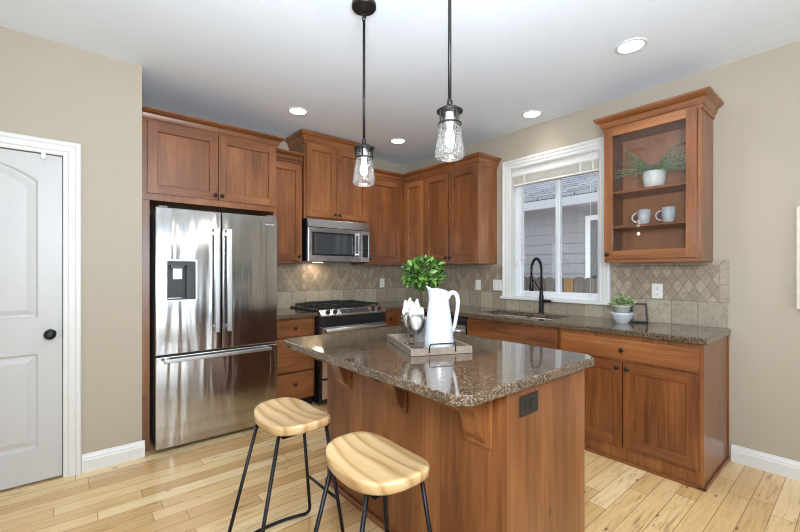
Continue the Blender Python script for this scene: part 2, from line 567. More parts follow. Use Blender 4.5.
class MB:
    """collects shapes in world coordinates; build() links them as ONE mesh object"""

    def __init__(self):
        self.bm = bmesh.new()
        self.mats = []
        self.mi = 0
        self.sm = False

    def mat(self, m):
        if m not in self.mats:
            self.mats.append(m)
        self.mi = self.mats.index(m)
        return self

    def face(self, vs, smooth=None):
        try:
            f = self.bm.faces.new(vs)
        except ValueError:
            return None
        f.material_index = self.mi
        f.smooth = self.sm if smooth is None else smooth
        return f

    def v(self, p):
        return self.bm.verts.new(p)

    def box(self, p0, p1):
        x0, x1 = sorted((p0[0], p1[0]))
        y0, y1 = sorted((p0[1], p1[1]))
        z0, z1 = sorted((p0[2], p1[2]))
        v = [self.v(p) for p in ((x0, y0, z0), (x1, y0, z0), (x1, y1, z0), (x0, y1, z0), (x0, y0, z1), (x1, y0, z1), (x1, y1, z1), (x0, y1, z1))]
        for f in ((3, 2, 1, 0), (4, 5, 6, 7), (0, 1, 5, 4), (1, 2, 6, 5), (2, 3, 7, 6), (3, 0, 4, 7)):
            self.face([v[i] for i in f], False)
        return self

    def loft(self, rings, closed=True, cap0=True, cap1=True, smooth=True):
        """rings: lists of points, consecutive rings are bridged"""
        R = [[self.v(p) for p in r] for r in rings]
        n = len(R[0])
        for a, b in zip(R, R[1:]):
            for i in range(n if closed else n - 1):
                j = (i + 1) % n
                self.face([a[i], a[j], b[j], b[i]], smooth)
        if cap0:
            self.face(list(reversed(R[0])), False)
        if cap1:
            self.face(R[-1], False)
        return self

    def lathe(self, c, prof, seg=32, axis=(0, 0, 1), caps=True, smooth=True):
        """prof: (radius, height) pairs around an axis through c"""
        q = Vector((0, 0, 1)).rotation_difference(Vector(axis).normalized())
        rings = []
        for r, h in prof:
            rings.append([Vector(c) + q @ Vector((r * math.cos(2 * PI * i / seg), r * math.sin(2 * PI * i / seg), h)) for i in range(seg)])
        return self.loft(rings, True, caps, caps, smooth)

    def cyl(self, p0, p1, r, seg=16, r1=None):
        d = Vector(p1) - Vector(p0)
        return self.lathe(p0, [(r, 0), (r if r1 is None else r1, d.length)], seg, d)

    def tube(self, pts, r, seg=10, rad=None):
        pts = [Vector(p) for p in pts]
        rings = []
        up = None
        for i, p in enumerate(pts):
            t = (pts[min(i + 1, len(pts) - 1)] - pts[max(i - 1, 0)]).normalized()
            if up is None:
                up = t.orthogonal().normalized()
            else:
                up = (up - t * up.dot(t)).normalized()
            b = t.cross(up)
            rr = rad[i] if rad else r
            rings.append([p + (up * math.cos(2 * PI * k / seg) + b * math.sin(2 * PI * k / seg)) * rr for k in range(seg)])
        return self.loft(rings)

    def prism(self, poly, p_of, d0, d1, smooth=False):
        """poly: 2D outline; p_of(u, v, d) gives the 3D point"""
        return self.loft([[p_of(u, v, d0) for u, v in poly], [p_of(u, v, d1) for u, v in poly]], True, True, True, smooth)

    def grid(self, us, vs, keep, p_of, d0, d1):
        """a slab of cells between depths d0 and d1; cells with keep(i, j) False are holes"""
        V = {}

        def vert(i, j, k):
            if (i, j, k) not in V:
                V[(i, j, k)] = self.v(p_of(us[i], vs[j], (d0, d1)[k]))
            return V[(i, j, k)]
        K = lambda i, j: 0 <= i < len(us) - 1 and 0 <= j < len(vs) - 1 and keep(i, j)
        for i in range(len(us) - 1):
            for j in range(len(vs) - 1):
                if not K(i, j):
                    continue
                for k in (0, 1):
                    self.face([vert(i, j, k), vert(i + 1, j, k), vert(i + 1, j + 1, k), vert(i, j + 1, k)], False)
                for (di, dj, a, b) in ((-1, 0, (i, j), (i, j + 1)), (1, 0, (i + 1, j), (i + 1, j + 1)), (0, -1, (i, j), (i + 1, j)), (0, 1, (i, j + 1), (i + 1, j + 1))):
                    if not K(i + di, j + dj):
                        self.face([vert(*a, 0), vert(*b, 0), vert(*b, 1), vert(*a, 1)], False)
        return self

    def build(self, name, m=None, parent=None, bevel=0.0, seg=2, subsurf=0, kind=None, label=None, weld=False):
        off = OFF[parent.name] if parent else Vector((0, 0, 0))
        if off.length:
            bmesh.ops.translate(self.bm, verts=self.bm.verts, vec=-off)
        if weld:
            bmesh.ops.remove_doubles(self.bm, verts=self.bm.verts, dist=1e-5)
        bmesh.ops.recalc_face_normals(self.bm, faces=self.bm.faces)
        me = bpy.data.meshes.new(name)
        self.bm.to_mesh(me)
        self.bm.free()
        for mm in (self.mats or [m]):
            me.materials.append(mm)
        o = bpy.data.objects.new(name, me)
        COL.objects.link(o)
        if parent:
            o.parent = parent
        OFF[o.name] = off.copy()
        if bevel:
            b = o.modifiers.new('bevel', 'BEVEL')
            b.width, b.segments, b.limit_method, b.angle_limit = bevel, seg, 'ANGLE', math.radians(40)
            b.harden_normals = False
        if subsurf:
            s = o.modifiers.new('subdivision', 'SUBSURF')
            s.levels = s.render_levels = subsurf
        if kind:
            o['kind'] = kind
        if label:
            o['label'] = label
        return o


def tag(o, label=None, cat=None, group=None, kind=None):
    for k, v in (('label', label), ('category', cat), ('group', group), ('kind', kind)):
        if v:
            o[k] = v
    return o


def thing(name, label, cat, loc, group=None, rz=0.0):
    o = bpy.data.objects.new(name, None)
    o.empty_display_size = 0.05
    COL.objects.link(o)
    o.location = loc
    o.rotation_euler = (0, 0, rz)
    OFF[o.name] = Vector(loc)
    return tag(o, label, cat, group)


def copy_tree(o, parent=None):
    c = o.copy()
    COL.objects.link(c)
    if parent:
        c.parent = parent
    for ch in [x for x in COL.objects if x.parent == o]:
        copy_tree(ch, c)
    return c


def dup(o, loc, rz, label):
    c = copy_tree(o)
    c.location = loc
    c.rotation_euler = (0, 0, rz)
    c['label'] = label
    return c


# faces of the two cabinet walls: 'back' looks toward -Y, 'right' looks toward -X
def MAP(face):
    return (lambda a, dep, z: (a, -dep, z)) if face == 'back' else (lambda a, dep, z: (-dep, a, z))


def fbox(mb, face, a0, a1, d0, d1, z0, z1):
    p = MAP(face)
    return mb.box(p(a0, d0, z0), p(a1, d1, z1))


def shaker(face, a0, a1, z0, z1, dep, parent, name='door', stile=0.062, th=0.02):
    """five-piece shaker door with a chamfered inner edge"""
    p = MAP(face)
    GA = WOOD[0 if face == 'back' else 1]
    mb = MB()
    d1, d0, dp = dep + th + 0.003, dep + 0.003, dep + th - 0.010
    s, e = stile, 0.005
    R = lambda i, d: [p(a0 + i, d, z0 + i), p(a1 - i, d, z0 + i), p(a1 - i, d, z1 - i), p(a0 + i, d, z1 - i)]
    lo, li, lc = R(0, d1), R(s, d1), R(s + e, dp)
    q = lambda *pts: mb.face([mb.v(x) for x in pts], False)
    mb.mat(WOOD[2])
    for (x0, x1) in ((a0, a0 + s), (a1 - s, a1)):
        q(p(x0, d1, z0), p(x1, d1, z0), p(x1, d1, z1), p(x0, d1, z1))
    q(*lc)
    mb.mat(GA)
    for (y0, y1) in ((z0, z0 + s), (z1 - s, z1)):
        q(p(a0 + s, d1, y0), p(a1 - s, d1, y0), p(a1 - s, d1, y1), p(a0 + s, d1, y1))
    for i in range(4):
        j = (i + 1) % 4
        q(li[i], li[j], lc[j], lc[i])
    mb.mat(WOOD[2])
    b = R(0, d0)
    for i in range(4):
        j = (i + 1) % 4
        q(lo[i], lo[j], b[j], b[i])
    q(*reversed(b))
    return mb.build(name, None, parent, weld=True)


def slab_front(face, a0, a1, z0, z1, dep, parent, name='drawer', th=0.02):
    mb = MB()
    fbox(mb, face, a0, a1, dep + 0.003, dep + th + 0.003, z0, z1)
    return mb.build(name, WOOD[0 if face == 'back' else 1], parent, bevel=0.004)


def knob(face, a, z, dep, parent, name='knob'):
    p = MAP(face)
    ax = Vector(p(0, 1, 0)) - Vector(p(0, 0, 0))
    mb = MB()
    mb.lathe(p(a, dep, z), [(0.006, 0), (0.005, 0.012), (0.013, 0.016), (0.0155, 0.022), (0.012, 0.029), (0.004, 0.031)], 16, ax)
    return mb.build(name, BRONZE, parent)


def crown(face, a0, a1, dep, z0, z1, proj, left, right, parent, name='crown_moulding', end=0.004):
    p = MAP(face)
    h = z1 - z0
    prof = [(0.0, 0), (0.006, 0), (0.010, 0.10 * h), (0.010, 0.22 * h), (0.016, 0.26 * h), (0.022, 0.42 * h), (0.45 * proj, 0.62 * h), (0.8 * proj, 0.74 * h),
            (0.86 * proj, 0.80 * h), (0.90 * proj, 0.80 * h), (proj, 0.86 * h), (proj, h), (-0.03, h), (-0.03, 0)]
    path = []
    for o, z in prof:
        r = []
        if left:
            r.append(p(a0 - o, 0.004, z0 + z))
            r.append(p(a0 - o, dep + o, z0 + z))
        else:
            r.append(p(a0, dep + o, z0 + z))
        if right:
            r.append(p(a1 + o, dep + o, z0 + z))
            r.append(p(a1 + o, end, z0 + z))
        else:
            r.append(p(a1, dep + o, z0 + z))
        path.append(r)
    n = len(path[0])
    mb = MB()
    V = [[mb.v(x) for x in r] for r in path]
    for i in range(len(V)):
        j = (i + 1) % len(V)
        for k in range(n - 1):
            mb.face([V[i][k], V[i][k + 1], V[j][k + 1], V[j][k]], False)
    mb.face([V[i][0] for i in range(len(V))], False)
    mb.face([V[i][-1] for i in range(len(V))], False)
    return mb.build(name, WOOD[0 if face == 'back' else 1], parent)


def carcass(face, a0, a1, dep, z0, z1, parent, name='cabinet_body', back=0.0):
    mb = MB()
    fbox(mb, face, a0, a1, back + 0.004, dep, z0, z1)
    return mb.build(name, WOOD[2], parent, bevel=0.002)


# ------------------------------------------------------------------ the room
H = 2.757
LX, LY = -3.13, -0.7765                      # end and face of the near left wall
XL, YR = -7.0, -8.5
mb = MB()
mb.box((XL - 0.15, YR - 0.15, -0.1), (0.0, 0.0, 0.0))
mb.build('floor', FLOOR, kind='structure')
mb = MB()
mb.box((XL - 0.15, YR - 0.15, H), (0.15, 0.15, H + 0.1))
mb.build('ceiling', CEIL, kind='structure')
mb = MB()
mb.box((-7.15, 0.0, -0.1), (0.15, 0.15, H))
mb.build('wall_back', WALL, kind='structure')
WY0, WY1, WZ0, WZ1 = -2.565, -1.668, 1.045, 2.368       # kitchen window opening
mb = MB()
mb.grid([YR - 0.15, WY0, WY1, 0.0], [-0.1, WZ0, WZ1, H], lambda i, j: not (i == 1 and j == 1), lambda u, v, d: (d, u, v), 0.0, 0.15)
mb.build('wall_right', WALL, kind='structure')
DX0, DX1, DZ = -4.325, -3.553, 2.045
mb = MB()
mb.grid([XL, DX0, DX1, LX], [0.0, DZ, H], lambda i, j: not (i == 1 and j == 0), lambda u, v, d: (u, d, v), LY, LY + 0.12)
mb.box((LX - 0.10, LY + 0.12, 0), (LX, 0, H))
mb.build('wall_left', WALL, kind='structure')
mb = MB()
mb.grid([YR, -5.9, -3.3, LY], [0, 0.65, 2.35, H], lambda i, j: not (i == 1 and j == 1), lambda u, v, d: (d, u, v), XL - 0.15, XL)
mb.build('wall_side', WALL, kind='structure')
mb = MB()
mb.grid([XL, -5.8, -4.0, -3.0, -1.3, 0], [0, 0.8, 2.15, H], lambda i, j: not ((i == 1 and j == 1) or (i == 3 and j < 2)), lambda u, v, d: (u, d, v), YR - 0.15, YR)
mb.build('wall_rear', WALL, kind='structure')


def baseboard(name, pts_fn, a0, a1):
    """profiled baseboard; pts_fn(a, o, z) maps run, outset and height"""
    prof = [(0, 0), (0.016, 0), (0.016, 0.072), (0.012, 0.084), (0.012, 0.090), (0.006, 0.104), (0.003, 0.115), (0, 0.115)]
    mb = MB()
    mb.loft([[pts_fn(a0, o, z) for o, z in prof], [pts_fn(a1, o, z) for o, z in prof]], True, True, True, False)
    return mb.build(name, WHITEPAINT, kind='structure')


baseboard('baseboard_right', lambda a, o, z: (-o, a, z), YR, -3.452)
baseboard('baseboard_left', lambda a, o, z: (a, LY - o, z), DX1 + 0.092, LX + 0.016)
baseboard('baseboard_left', lambda a, o, z: (a, LY - o, z), XL, DX0 - 0.092)
baseboard('baseboard_rear', lambda a, o, z: (a, YR + o, z), XL, -3.0)

# the white arched panel door in the left wall
FY = LY + 0.010                              # door face
px0, px1 = -4.215, -3.670                    # panel edges


def panel_poly(x0, x1, z0, zs, rise, i, n=14):
    x0, x1, z0, zs = x0 + i, x1 - i, z0 + i, zs - i
    pts = [(x0, z0), (x1, z0)]
    for k in range(n + 1):
        t = k / n
        x = x1 + (x0 - x1) * t
        pts.append((x, zs + rise * (1 - (2 * t - 1) ** 2)))
    return pts


dmb = MB()
P3 = lambda x, z, y: (x, y, z)
UP = (px0, px1, 1.02, 1.875, 0.10)
LO = (px0, px1, 0.215, 0.80, 0.0)
slabx0, slabx1, slabz = DX0 + 0.004, DX1 - 0.004, 2.040


def fq(*pts):
    dmb.face([dmb.v(x) for x in pts], False)


for (x0, x1, z0, z1) in ((slabx0, px0, 0.01, slabz), (px1, slabx1, 0.01, slabz), (px0, px1, 0.01, 0.215), (px0, px1, 0.80, 1.02)):
    fq(P3(x0, z0, FY), P3(x1, z0, FY), P3(x1, z1, FY), P3(x0, z1, FY))
arc = panel_poly(*UP, 0)[2:]
for (xa, za), (xb, zb) in zip(arc, arc[1:]):
    fq(P3(xa, za, FY), P3(xb, zb, FY), P3(xb, slabz, FY), P3(xa, slabz, FY))
for pp in (UP, LO):
    rings = [[P3(x, z, FY + dy) for x, z in panel_poly(*pp, i)] for i, dy in ((0, 0), (0.012, 0.010), (0.022, 0.011), (0.052, 0.002))]
    dmb.loft(rings, True, False, True, False)
fq(P3(slabx0, 0.01, FY), P3(slabx0, slabz, FY), P3(slabx0, slabz, FY + 0.035), P3(slabx0, 0.01, FY + 0.035))
fq(P3(slabx1, 0.01, FY), P3(slabx1, slabz, FY), P3(slabx1, slabz, FY + 0.035), P3(slabx1, 0.01, FY + 0.035))
fq(P3(slabx0, slabz, FY), P3(slabx1, slabz, FY), P3(slabx1, slabz, FY + 0.035), P3(slabx0, slabz, FY + 0.035))
fq(P3(slabx0, 0.01, FY + 0.035), P3(slabx1, 0.01, FY + 0.035), P3(slabx1, slabz, FY + 0.035), P3(slabx0, slabz, FY + 0.035))
door1 = dmb.build('door_1', DOORPAINT, kind='structure', weld=True)
mb = MB()
mb.box((DX0, LY + 0.047, 0.002), (DX1, LY + 0.06, DZ))
mb.build('door_backing', VOID, door1, kind='structure')  # dark sheet closing the whole opening behind the slab
mb = MB()                                    # jamb casing round the door
prof = [(0.0, 0.0), (0.0, 0.008), (0.010, 0.012), (0.022, 0.012), (0.028, 0.018), (0.058, 0.019), (0.066, 0.025), (0.085, 0.025), (0.091, 0.018), (0.091, 0.0)]
rings = []
for x, z, sx, sz in ((DX1, 0.0, 1, 0), (DX1, DZ, 1, 1), (DX0, DZ, -1, 1), (DX0, 0.0, -1, 0)):
    rings.append([(x + sx * o, LY - t, z + sz * o) for o, t in prof])
mb.loft(rings, True, True, True, False)
mb.build('door_casing', WHITEPAINT, door1, kind='structure')
mb = MB()
kx, kz = -3.614, 0.916
mb.lathe((kx, FY, kz), [(0.030, 0), (0.030, 0.006), (0.012, 0.010), (0.011, 0.032)], 24, (0, -1, 0))
mb.lathe((kx, FY - 0.030, kz), [(0.012, 0), (0.026, 0.008), (0.030, 0.018), (0.026, 0.028), (0.010, 0.034)], 24, (0, -1, 0))
mb.build('door_knob', BRONZE, door1, kind='structure', label='dark bronze door knob')
mb = MB()
mb.box((DX1 - 0.004, LY - 0.004, 0.885), (DX1 + 0.012, LY + 0.012, 0.945))
mb.build('strike_plate', BRONZE, door1, kind='structure')
mb = MB()
mb.box((-3.655, LY - 0.012, 2.018), (-3.635, LY + 0.010, 2.048))
mb.box((-3.651, LY - 0.016, 2.006), (-3.639, LY - 0.006, 2.030))
mb.build('door_alarm_clip', VINYL, door1, kind='structure')

# kitchen window, its casing, blind and what lies outside
win = MB()
gx0, gx1 = 0.085, 0.135
win.grid([WY0, WY0 + 0.045, -2.146, -2.122, WY1 - 0.062, WY1], [WZ0, WZ0 + 0.048, WZ1 - 0.045, WZ1],
         lambda i, j: not (i in (1, 3) and j == 1), lambda u, v, d: (d, u, v), gx0, gx1)
window1 = win.build('window_1', VINYL, bevel=0.004, kind='structure')
for (ya, yb) in ((WY0 + 0.045, -2.146), (-2.122, WY1 - 0.062)):
    mb = MB()
    mb.grid([ya, ya + 0.013, yb - 0.013, yb], [WZ0 + 0.048, WZ0 + 0.066, WZ1 - 0.063, WZ1 - 0.045], lambda i, j: not (i == 1 and j == 1), lambda u, v, d: (d, u, v), gx0 + 0.012, gx1 - 0.006)
    mb.build('window_sash', VINYL, window1, kind='structure')
    mb = MB()
    mb.box((0.112, ya + 0.011, WZ0 + 0.064), (0.117, yb - 0.011, WZ1 - 0.061))
    mb.build('window_pane', PANE, window1, kind='structure')
mb = MB()                                    # jamb lining
mb.grid([WY0, WY0 + 0.006, WY1 - 0.006, WY1], [WZ0, WZ0 + 0.006, WZ1 - 0.006, WZ1], lambda i, j: not (i == 1 and j == 1), lambda u, v, d: (d, u, v), -0.001, gx0)
mb.build('window_jamb', WHITEPAINT, window1, kind='structure')
mb = MB()
cw = 0.092
prof = [(0.0, 0.0), (0.0, 0.012), (0.010, 0.016), (0.030, 0.016), (0.036, 0.021), (0.062, 0.022), (0.070, 0.028), (0.086, 0.028), (0.092, 0.022), (0.092, 0.0)]
rings = []
for y, z, sy, sz in ((WY1, WZ0, 1, 0), (WY1, WZ1, 1, 1), (WY0, WZ1, -1, 1), (WY0, WZ0, -1, 0)):
    rings.append([(-t, y + sy * o, z + sz * o) for o, t in prof])
mb.loft(rings, True, True, True, False)
mb.build('window_casing', WHITEPAINT, window1, kind='structure')
mb = MB()
mb.box((-0.045, WY0 - 0.105, WZ0 - 0.022), (0.10, WY1 + 0.105, WZ0 + 0.003))
mb.build('window_sill', WHITEPAINT, window1, bevel=0.005, kind='structure')
mb = MB()
mb.box((0.070, WY1 - 0.030, 1.36), (0.088, WY1 - 0.012, 1.43))
mb.tube([(0.062, WY1 - 0.021, 1.42), (0.055, WY1 - 0.021, 1.40), (0.055, WY1 - 0.021, 1.365)], 0.005)
mb.build('sash_lock', PLATEWHITE, window1, kind='structure')

bl = thing('window_blind', 'raised cream slatted blind at the top of the kitchen window', 'blind', (0.05, -2.12, 2.20))
by0, by1 = WY0 + 0.012, WY1 - 0.012
mb = MB()
mb.box((0.018, by0, 2.300), (0.075, by1, 2.360))
mb.build('headrail', BLINDMAT, bl, bevel=0.003)
mb = MB()
mb.loft([[(0.018, y, 2.283), (0.010, y, 2.287), (0.006, y, 2.300), (0.010, y, 2.325), (0.006, y, 2.350), (0.010, y, 2.361), (0.018, y, 2.361)] for y in (by0, by1)], True, True, True, False)
mb.build('valance', WHITEPAINT, bl)
mb = MB()
z = 2.212
while z < 2.283:
    mb.box((0.018, by0 + 0.004, z), (0.066, by1 - 0.004, z + 0.0032))
    z += 0.0062
mb.build('stacked_slats', BLINDMAT, bl)
mb = MB()
mb.box((0.016, by0 + 0.004, 2.192), (0.068, by1 - 0.004, 2.210))
mb.build('bottom_rail', BLINDMAT, bl, bevel=0.003)
for y in (by1 - 0.14, by0 + 0.16, by0 + 0.05):
    mb = MB()
    mb.box((0.013, y - 0.008, 2.192), (0.0165, y + 0.008, 2.298))
    mb.build('ladder_tape', BLINDMAT, bl)
for y, zz in ((by0 + 0.075, 1.12), (by1 - 0.10, 1.45)):
    mb = MB()
    mb.tube([(0.022, y, 2.24), (0.022, y, zz)], 0.0016, 6)
    mb.lathe((0.022, y, zz - 0.03), [(0.005, 0), (0.006, 0.01), (0.002, 0.03)], 10)
    mb.build('pull_cord', BLINDMAT, bl)

# ------------------------------------------------------------------ outside the window
mb = MB()
mb.box((0.16, -9, -0.25), (12, 7, -0.15))
mb.build('ground', GROUND, kind='structure')
HX = 3.2
hs = thing('neighbour_house', 'grey lap-sided house with shingled roof seen through the kitchen window', 'house', (HX, -0.5, -0.15))
mb = MB()
z = -0.15
while z < 2.45:
    mb.loft([[(HX, y, z + 0.178), (HX - 0.018, y, z), (HX, y, z)] for y in (-6.5, 5.0)], True, True, True, False)
    z += 0.178
mb.box((HX, -6.5, -0.15), (HX + 0.15, 5.0, 2.6))
mb.build('siding_wall', SIDING, hs)
mb = MB()
mb.loft([[(HX - 0.45, y, 2.52), (HX + 3.6, y, 4.45), (HX + 3.6, y, 4.55), (HX - 0.47, y, 2.60)] for y in (-6.9, 5.4)], True, True, True, False)
mb.build('shingle_roof', SHINGLE, hs)
mb = MB()
mb.box((HX - 0.46, -6.9, 2.40), (HX - 0.43, 5.4, 2.545))
mb.build('fascia_board', FASCIA, hs)
mb = MB()
mb.box((HX - 0.43, -6.9, 2.43), (HX, 5.4, 2.45))
mb.build('soffit', SIDING, hs)
mb = MB()
mb.grid([-2.05, -1.98, -1.055, -0.975], [0.55, 0.63, 2.17, 2.25], lambda i, j: not (i == 1 and j == 1), lambda u, v, d: (d, u, v), HX - 0.045, HX)
mb.build('window_trim', VINYL, hs, bevel=0.004)
mb = MB()
mb.box((HX - 0.03, -1.98, 0.63), (HX - 0.024, -1.055, 2.17))
mb.build('house_window_pane', DARKGLASS, hs)
fn = thing('garden_fence', 'weathered wooden picket fence between the kitchen window and the neighbour house', 'fence', (1.8, -0.5, -0.15))
y = -2.6
k = 0
while y < 1.6:
    w = 0.138
    h = 1.235 + random.uniform(-0.012, 0.012)
    mb = MB()
    mb.prism([(y, -0.15), (y + w, -0.15), (y + w, h - 0.03), (y + w - 0.03, h), (y + 0.03, h), (y, h - 0.03)], lambda u, v, d: (d, u, v), 1.80, 1.82)
    pk = mb.build('picket', FENCETAN if k == 8 else FENCE, fn, label='newer tan board' if k == 8 else None)
    y += 0.145
    k += 1
for z in (0.2, 0.95):
    mb = MB()
    mb.box((1.82, -2.6, z), (1.86, 1.6, z + 0.09))
    mb.build('fence_rail', FENCE, fn)

# ------------------------------------------------------------------ tiled backsplash
bs = MB()
bs.box((-2.115, -0.010, 0.915), (-0.010, -0.001, 1.392))
tag(bs.build('tile_backsplash', TILE_X), 'brown travertine tile backsplash on the wall behind the range', 'backsplash')
bs = MB()
bs.grid([-3.44, -2.665, -1.568, -0.010], [0.915, WZ0 - 0.024, 1.392], lambda i, j: not (i == 1 and j == 1), lambda u, v, d: (d, u, v), -0.010, -0.001)
tag(bs.build('tile_backsplash', TILE_Y), 'brown travertine tile backsplash on the wall around the window', 'backsplash')


# ------------------------------------------------------------------ upper cabinets
UZ0, UZ1 = 1.392, 2.425
# refrigerator surround
c = thing('refrigerator_cabinet', 'wide two-door wooden cabinet surround built over the refrigerator', 'cabinet', (-2.6, -0.35, 0))
for x0, x1 in ((-3.122, -3.074), (-2.145, -2.121)):
    mb = MB()
    fbox(mb, 'back', x0, x1, 0.004, 0.70, 0.0, 1.832)
    mb.build('side_panel', WOOD[2], c, bevel=0.002)
carcass('back', -3.122, -2.121, 0.70, 1.832, UZ1, c)
dl = shaker('back', -3.090, -2.612, 1.882, 2.400, 0.70, c)
knob('back', -2.634, 1.916, 0.72, dl)
dr = shaker('back', -2.606, -2.134, 1.882, 2.400, 0.70, c)
knob('back', -2.584, 1.916, 0.72, dr)
crown('back', -3.122, -2.121, 0.70, 2.400, 2.490, 0.060, False, True, c, end=0.395)
# narrow cabinet
c = thing('upper_cabinet', 'narrow single-door wall cabinet between the refrigerator cabinet and microwave', 'cabinet', (-1.9, -0.165, UZ0))
carcass('back', -2.118, -1.692, 0.315, UZ0, UZ1, c)
d = shaker('back', -2.105, -1.708, UZ0 + 0.03, UZ1 - 0.03, 0.315, c)
knob('back', -1.738, UZ0 + 0.07, 0.335, d)
crown('back', -2.118, -1.692, 0.315, 2.412, 2.512, 0.058, False, False, c)
# over the microwave
c = thing('upper_cabinet', 'tallest two-door wall cabinet, raised above its neighbours over the microwave', 'cabinet', (-1.28, -0.19, 1.855))
carcass('back', -1.686, -0.900, 0.36, 1.855, 2.66, c)
d = shaker('back', -1.672, -1.322, 1.880, 2.628, 0.36, c)
knob('back', -1.343, 1.915, 0.38, d)
d = shaker('back', -1.316, -0.914, 1.880, 2.628, 0.36, c)
knob('back', -1.295, 1.915, 0.38, d)
crown('back', -1.686, -0.900, 0.36, 2.632, 2.742, 0.062, True, True, c)
# right of the microwave
c = thing('upper_cabinet', 'single-door wall cabinet on the back wall between microwave and corner', 'cabinet', (-0.62, -0.165, UZ0))
carcass('back', -0.897, -0.004, 0.315, UZ0, UZ1, c)
d = shaker('back', -0.885, -0.385, UZ0 + 0.03, UZ1 - 0.03, 0.315, c)
knob('back', -0.855, UZ0 + 0.07, 0.335, d)
crown('back', -0.897, -0.318, 0.315, 2.412, 2.512, 0.058, False, False, c)
# right wall
c = thing('upper_cabinet', 'narrow single-door wall cabinet in the corner, on the window wall', 'cabinet', (-0.165, -0.52, UZ0))
carcass('right', -0.705, -0.318, 0.315, UZ0, UZ1, c)
d = shaker('right', -0.700, -0.355, UZ0 + 0.03, UZ1 - 0.03, 0.315, c)
knob('right', -0.672, UZ0 + 0.07, 0.335, d)
crown('right', -0.705, -0.374, 0.315, 2.412, 2.512, 0.058, False, False, c)
c = thing('upper_cabinet', 'two-door wall cabinet with exposed wooden end beside the window', 'cabinet', (-0.165, -1.1, UZ0))
carcass('right', -1.498, -0.707, 0.315, UZ0, UZ1, c)
d = shaker('right', -1.095, -0.720, UZ0 + 0.03, UZ1 - 0.03, 0.315, c)
knob('right', -1.068, UZ0 + 0.07, 0.335, d)
d = shaker('right', -1.488, -1.105, UZ0 + 0.03, UZ1 - 0.03, 0.315, c)
knob('right', -1.132, UZ0 + 0.07, 0.335, d)
crown('right', -1.498, -0.707, 0.315, 2.412, 2.512, 0.058, True, False, c)

# glass-fronted cabinet right of the window
c = thing('glass_door_cabinet', 'wooden wall cabinet with a glass door, right of the window', 'cabinet', (-0.165, -3.04, 1.378))
g0, g1, gz0, gz1, gd = -3.352, -2.738, 1.378, 2.420, 0.315
mb = MB()
for (a0, a1) in ((g0, g0 + 0.019), (g1 - 0.019, g1)):
    mb = MB()
    fbox(mb, 'right', a0, a1, 0.004, gd, gz0, gz1)
    mb.build('side_panel', WOOD[2], c)
mb = MB()
fbox(mb, 'right', g0 + 0.019, g1 - 0.019, 0.004, 0.012, gz0, gz1)
mb.build('back_panel', INNER, c)
for z0, z1 in ((gz0, gz0 + 0.045), (gz1 - 0.045, gz1)):
    mb = MB()
    fbox(mb, 'right', g0 + 0.019, g1 - 0.019, 0.012, gd, z0, z1)
    mb.build('cabinet_floor' if z0 == gz0 else 'cabinet_top', WOOD[1], c)
for z in (1.640, 1.905):
    mb = MB()
    fbox(mb, 'right', g0 + 0.020, g1 - 0.020, 0.013, 0.295, z, z + 0.019)
    mb.build('shelf', WOOD[1], c, bevel=0.002)
mb = MB()
ds, d0_, d1_ = 0.060, gd, gd + 0.021
da0, da1, dz0, dz1 = g0 + 0.020, g1 - 0.006, gz0 + 0.028, gz1 - 0.018
PM = MAP('right')
mb.mat(WOOD[2])
for (a0, a1) in ((da0, da0 + ds), (da1 - ds, da1)):
    fbox(mb, 'right', a0, a1, d0_, d1_, dz0, dz1)
mb.mat(WOOD[1])
for (z0, z1) in ((dz0, dz0 + ds), (dz1 - ds, dz1)):
    fbox(mb, 'right', da0 + ds, da1 - ds, d0_, d1_, z0, z1)
d = mb.build('door', None, c)
mb = MB()
fbox(mb, 'right', da0 + ds - 0.004, da1 - ds + 0.004, d0_ + 0.009, d0_ + 0.012, dz0 + ds - 0.004, dz1 - ds + 0.004)
mb.build('glass_pane', CABGLASS, d, label='clear glass pane of the cabinet door')
knob('right', da1 - 0.028, dz0 + 0.034, d1_, d)
crown('right', g0, g1, gd, 2.390, 2.494, 0.060, True, True, c)

# ------------------------------------------------------------------ base cabinets
CT = 0.914                                   # worktop height
c = thing('base_cabinet', 'base cabinet with three stacked drawers between refrigerator and range', 'cabinet', (-1.9, -0.3, 0))
carcass('back', -2.112, -1.690, 0.59, 0.095, 0.873, c)
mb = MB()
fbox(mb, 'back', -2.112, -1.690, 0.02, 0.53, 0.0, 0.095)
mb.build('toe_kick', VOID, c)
for z0, z1 in ((0.700, 0.852), (0.372, 0.682), (0.105, 0.354)):
    d = slab_front('back', -2.100, -1.712, z0, z1, 0.59, c)
    knob('back', -1.906, (z0 + z1) / 2 + (0.055 if z0 == 0.372 else 0.02 if z1 - z0 > 0.2 else 0), 0.61, d)
c = thing('base_cabinet', 'corner base cabinet with drawer and door right of the range', 'cabinet', (-0.6, -0.3, 0))
corner_base = c
carcass('back', -0.898, -0.006, 0.59, 0.095, 0.873, c)
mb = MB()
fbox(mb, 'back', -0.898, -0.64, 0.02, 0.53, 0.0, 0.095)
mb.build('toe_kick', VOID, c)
d = slab_front('back', -0.886, -0.650, 0.700, 0.852, 0.59, c)
knob('back', -0.768, 0.776, 0.61, d)
d = shaker('back', -0.886, -0.650, 0.110, 0.684, 0.59, c)
knob('back', -0.860, 0.640, 0.61, d)
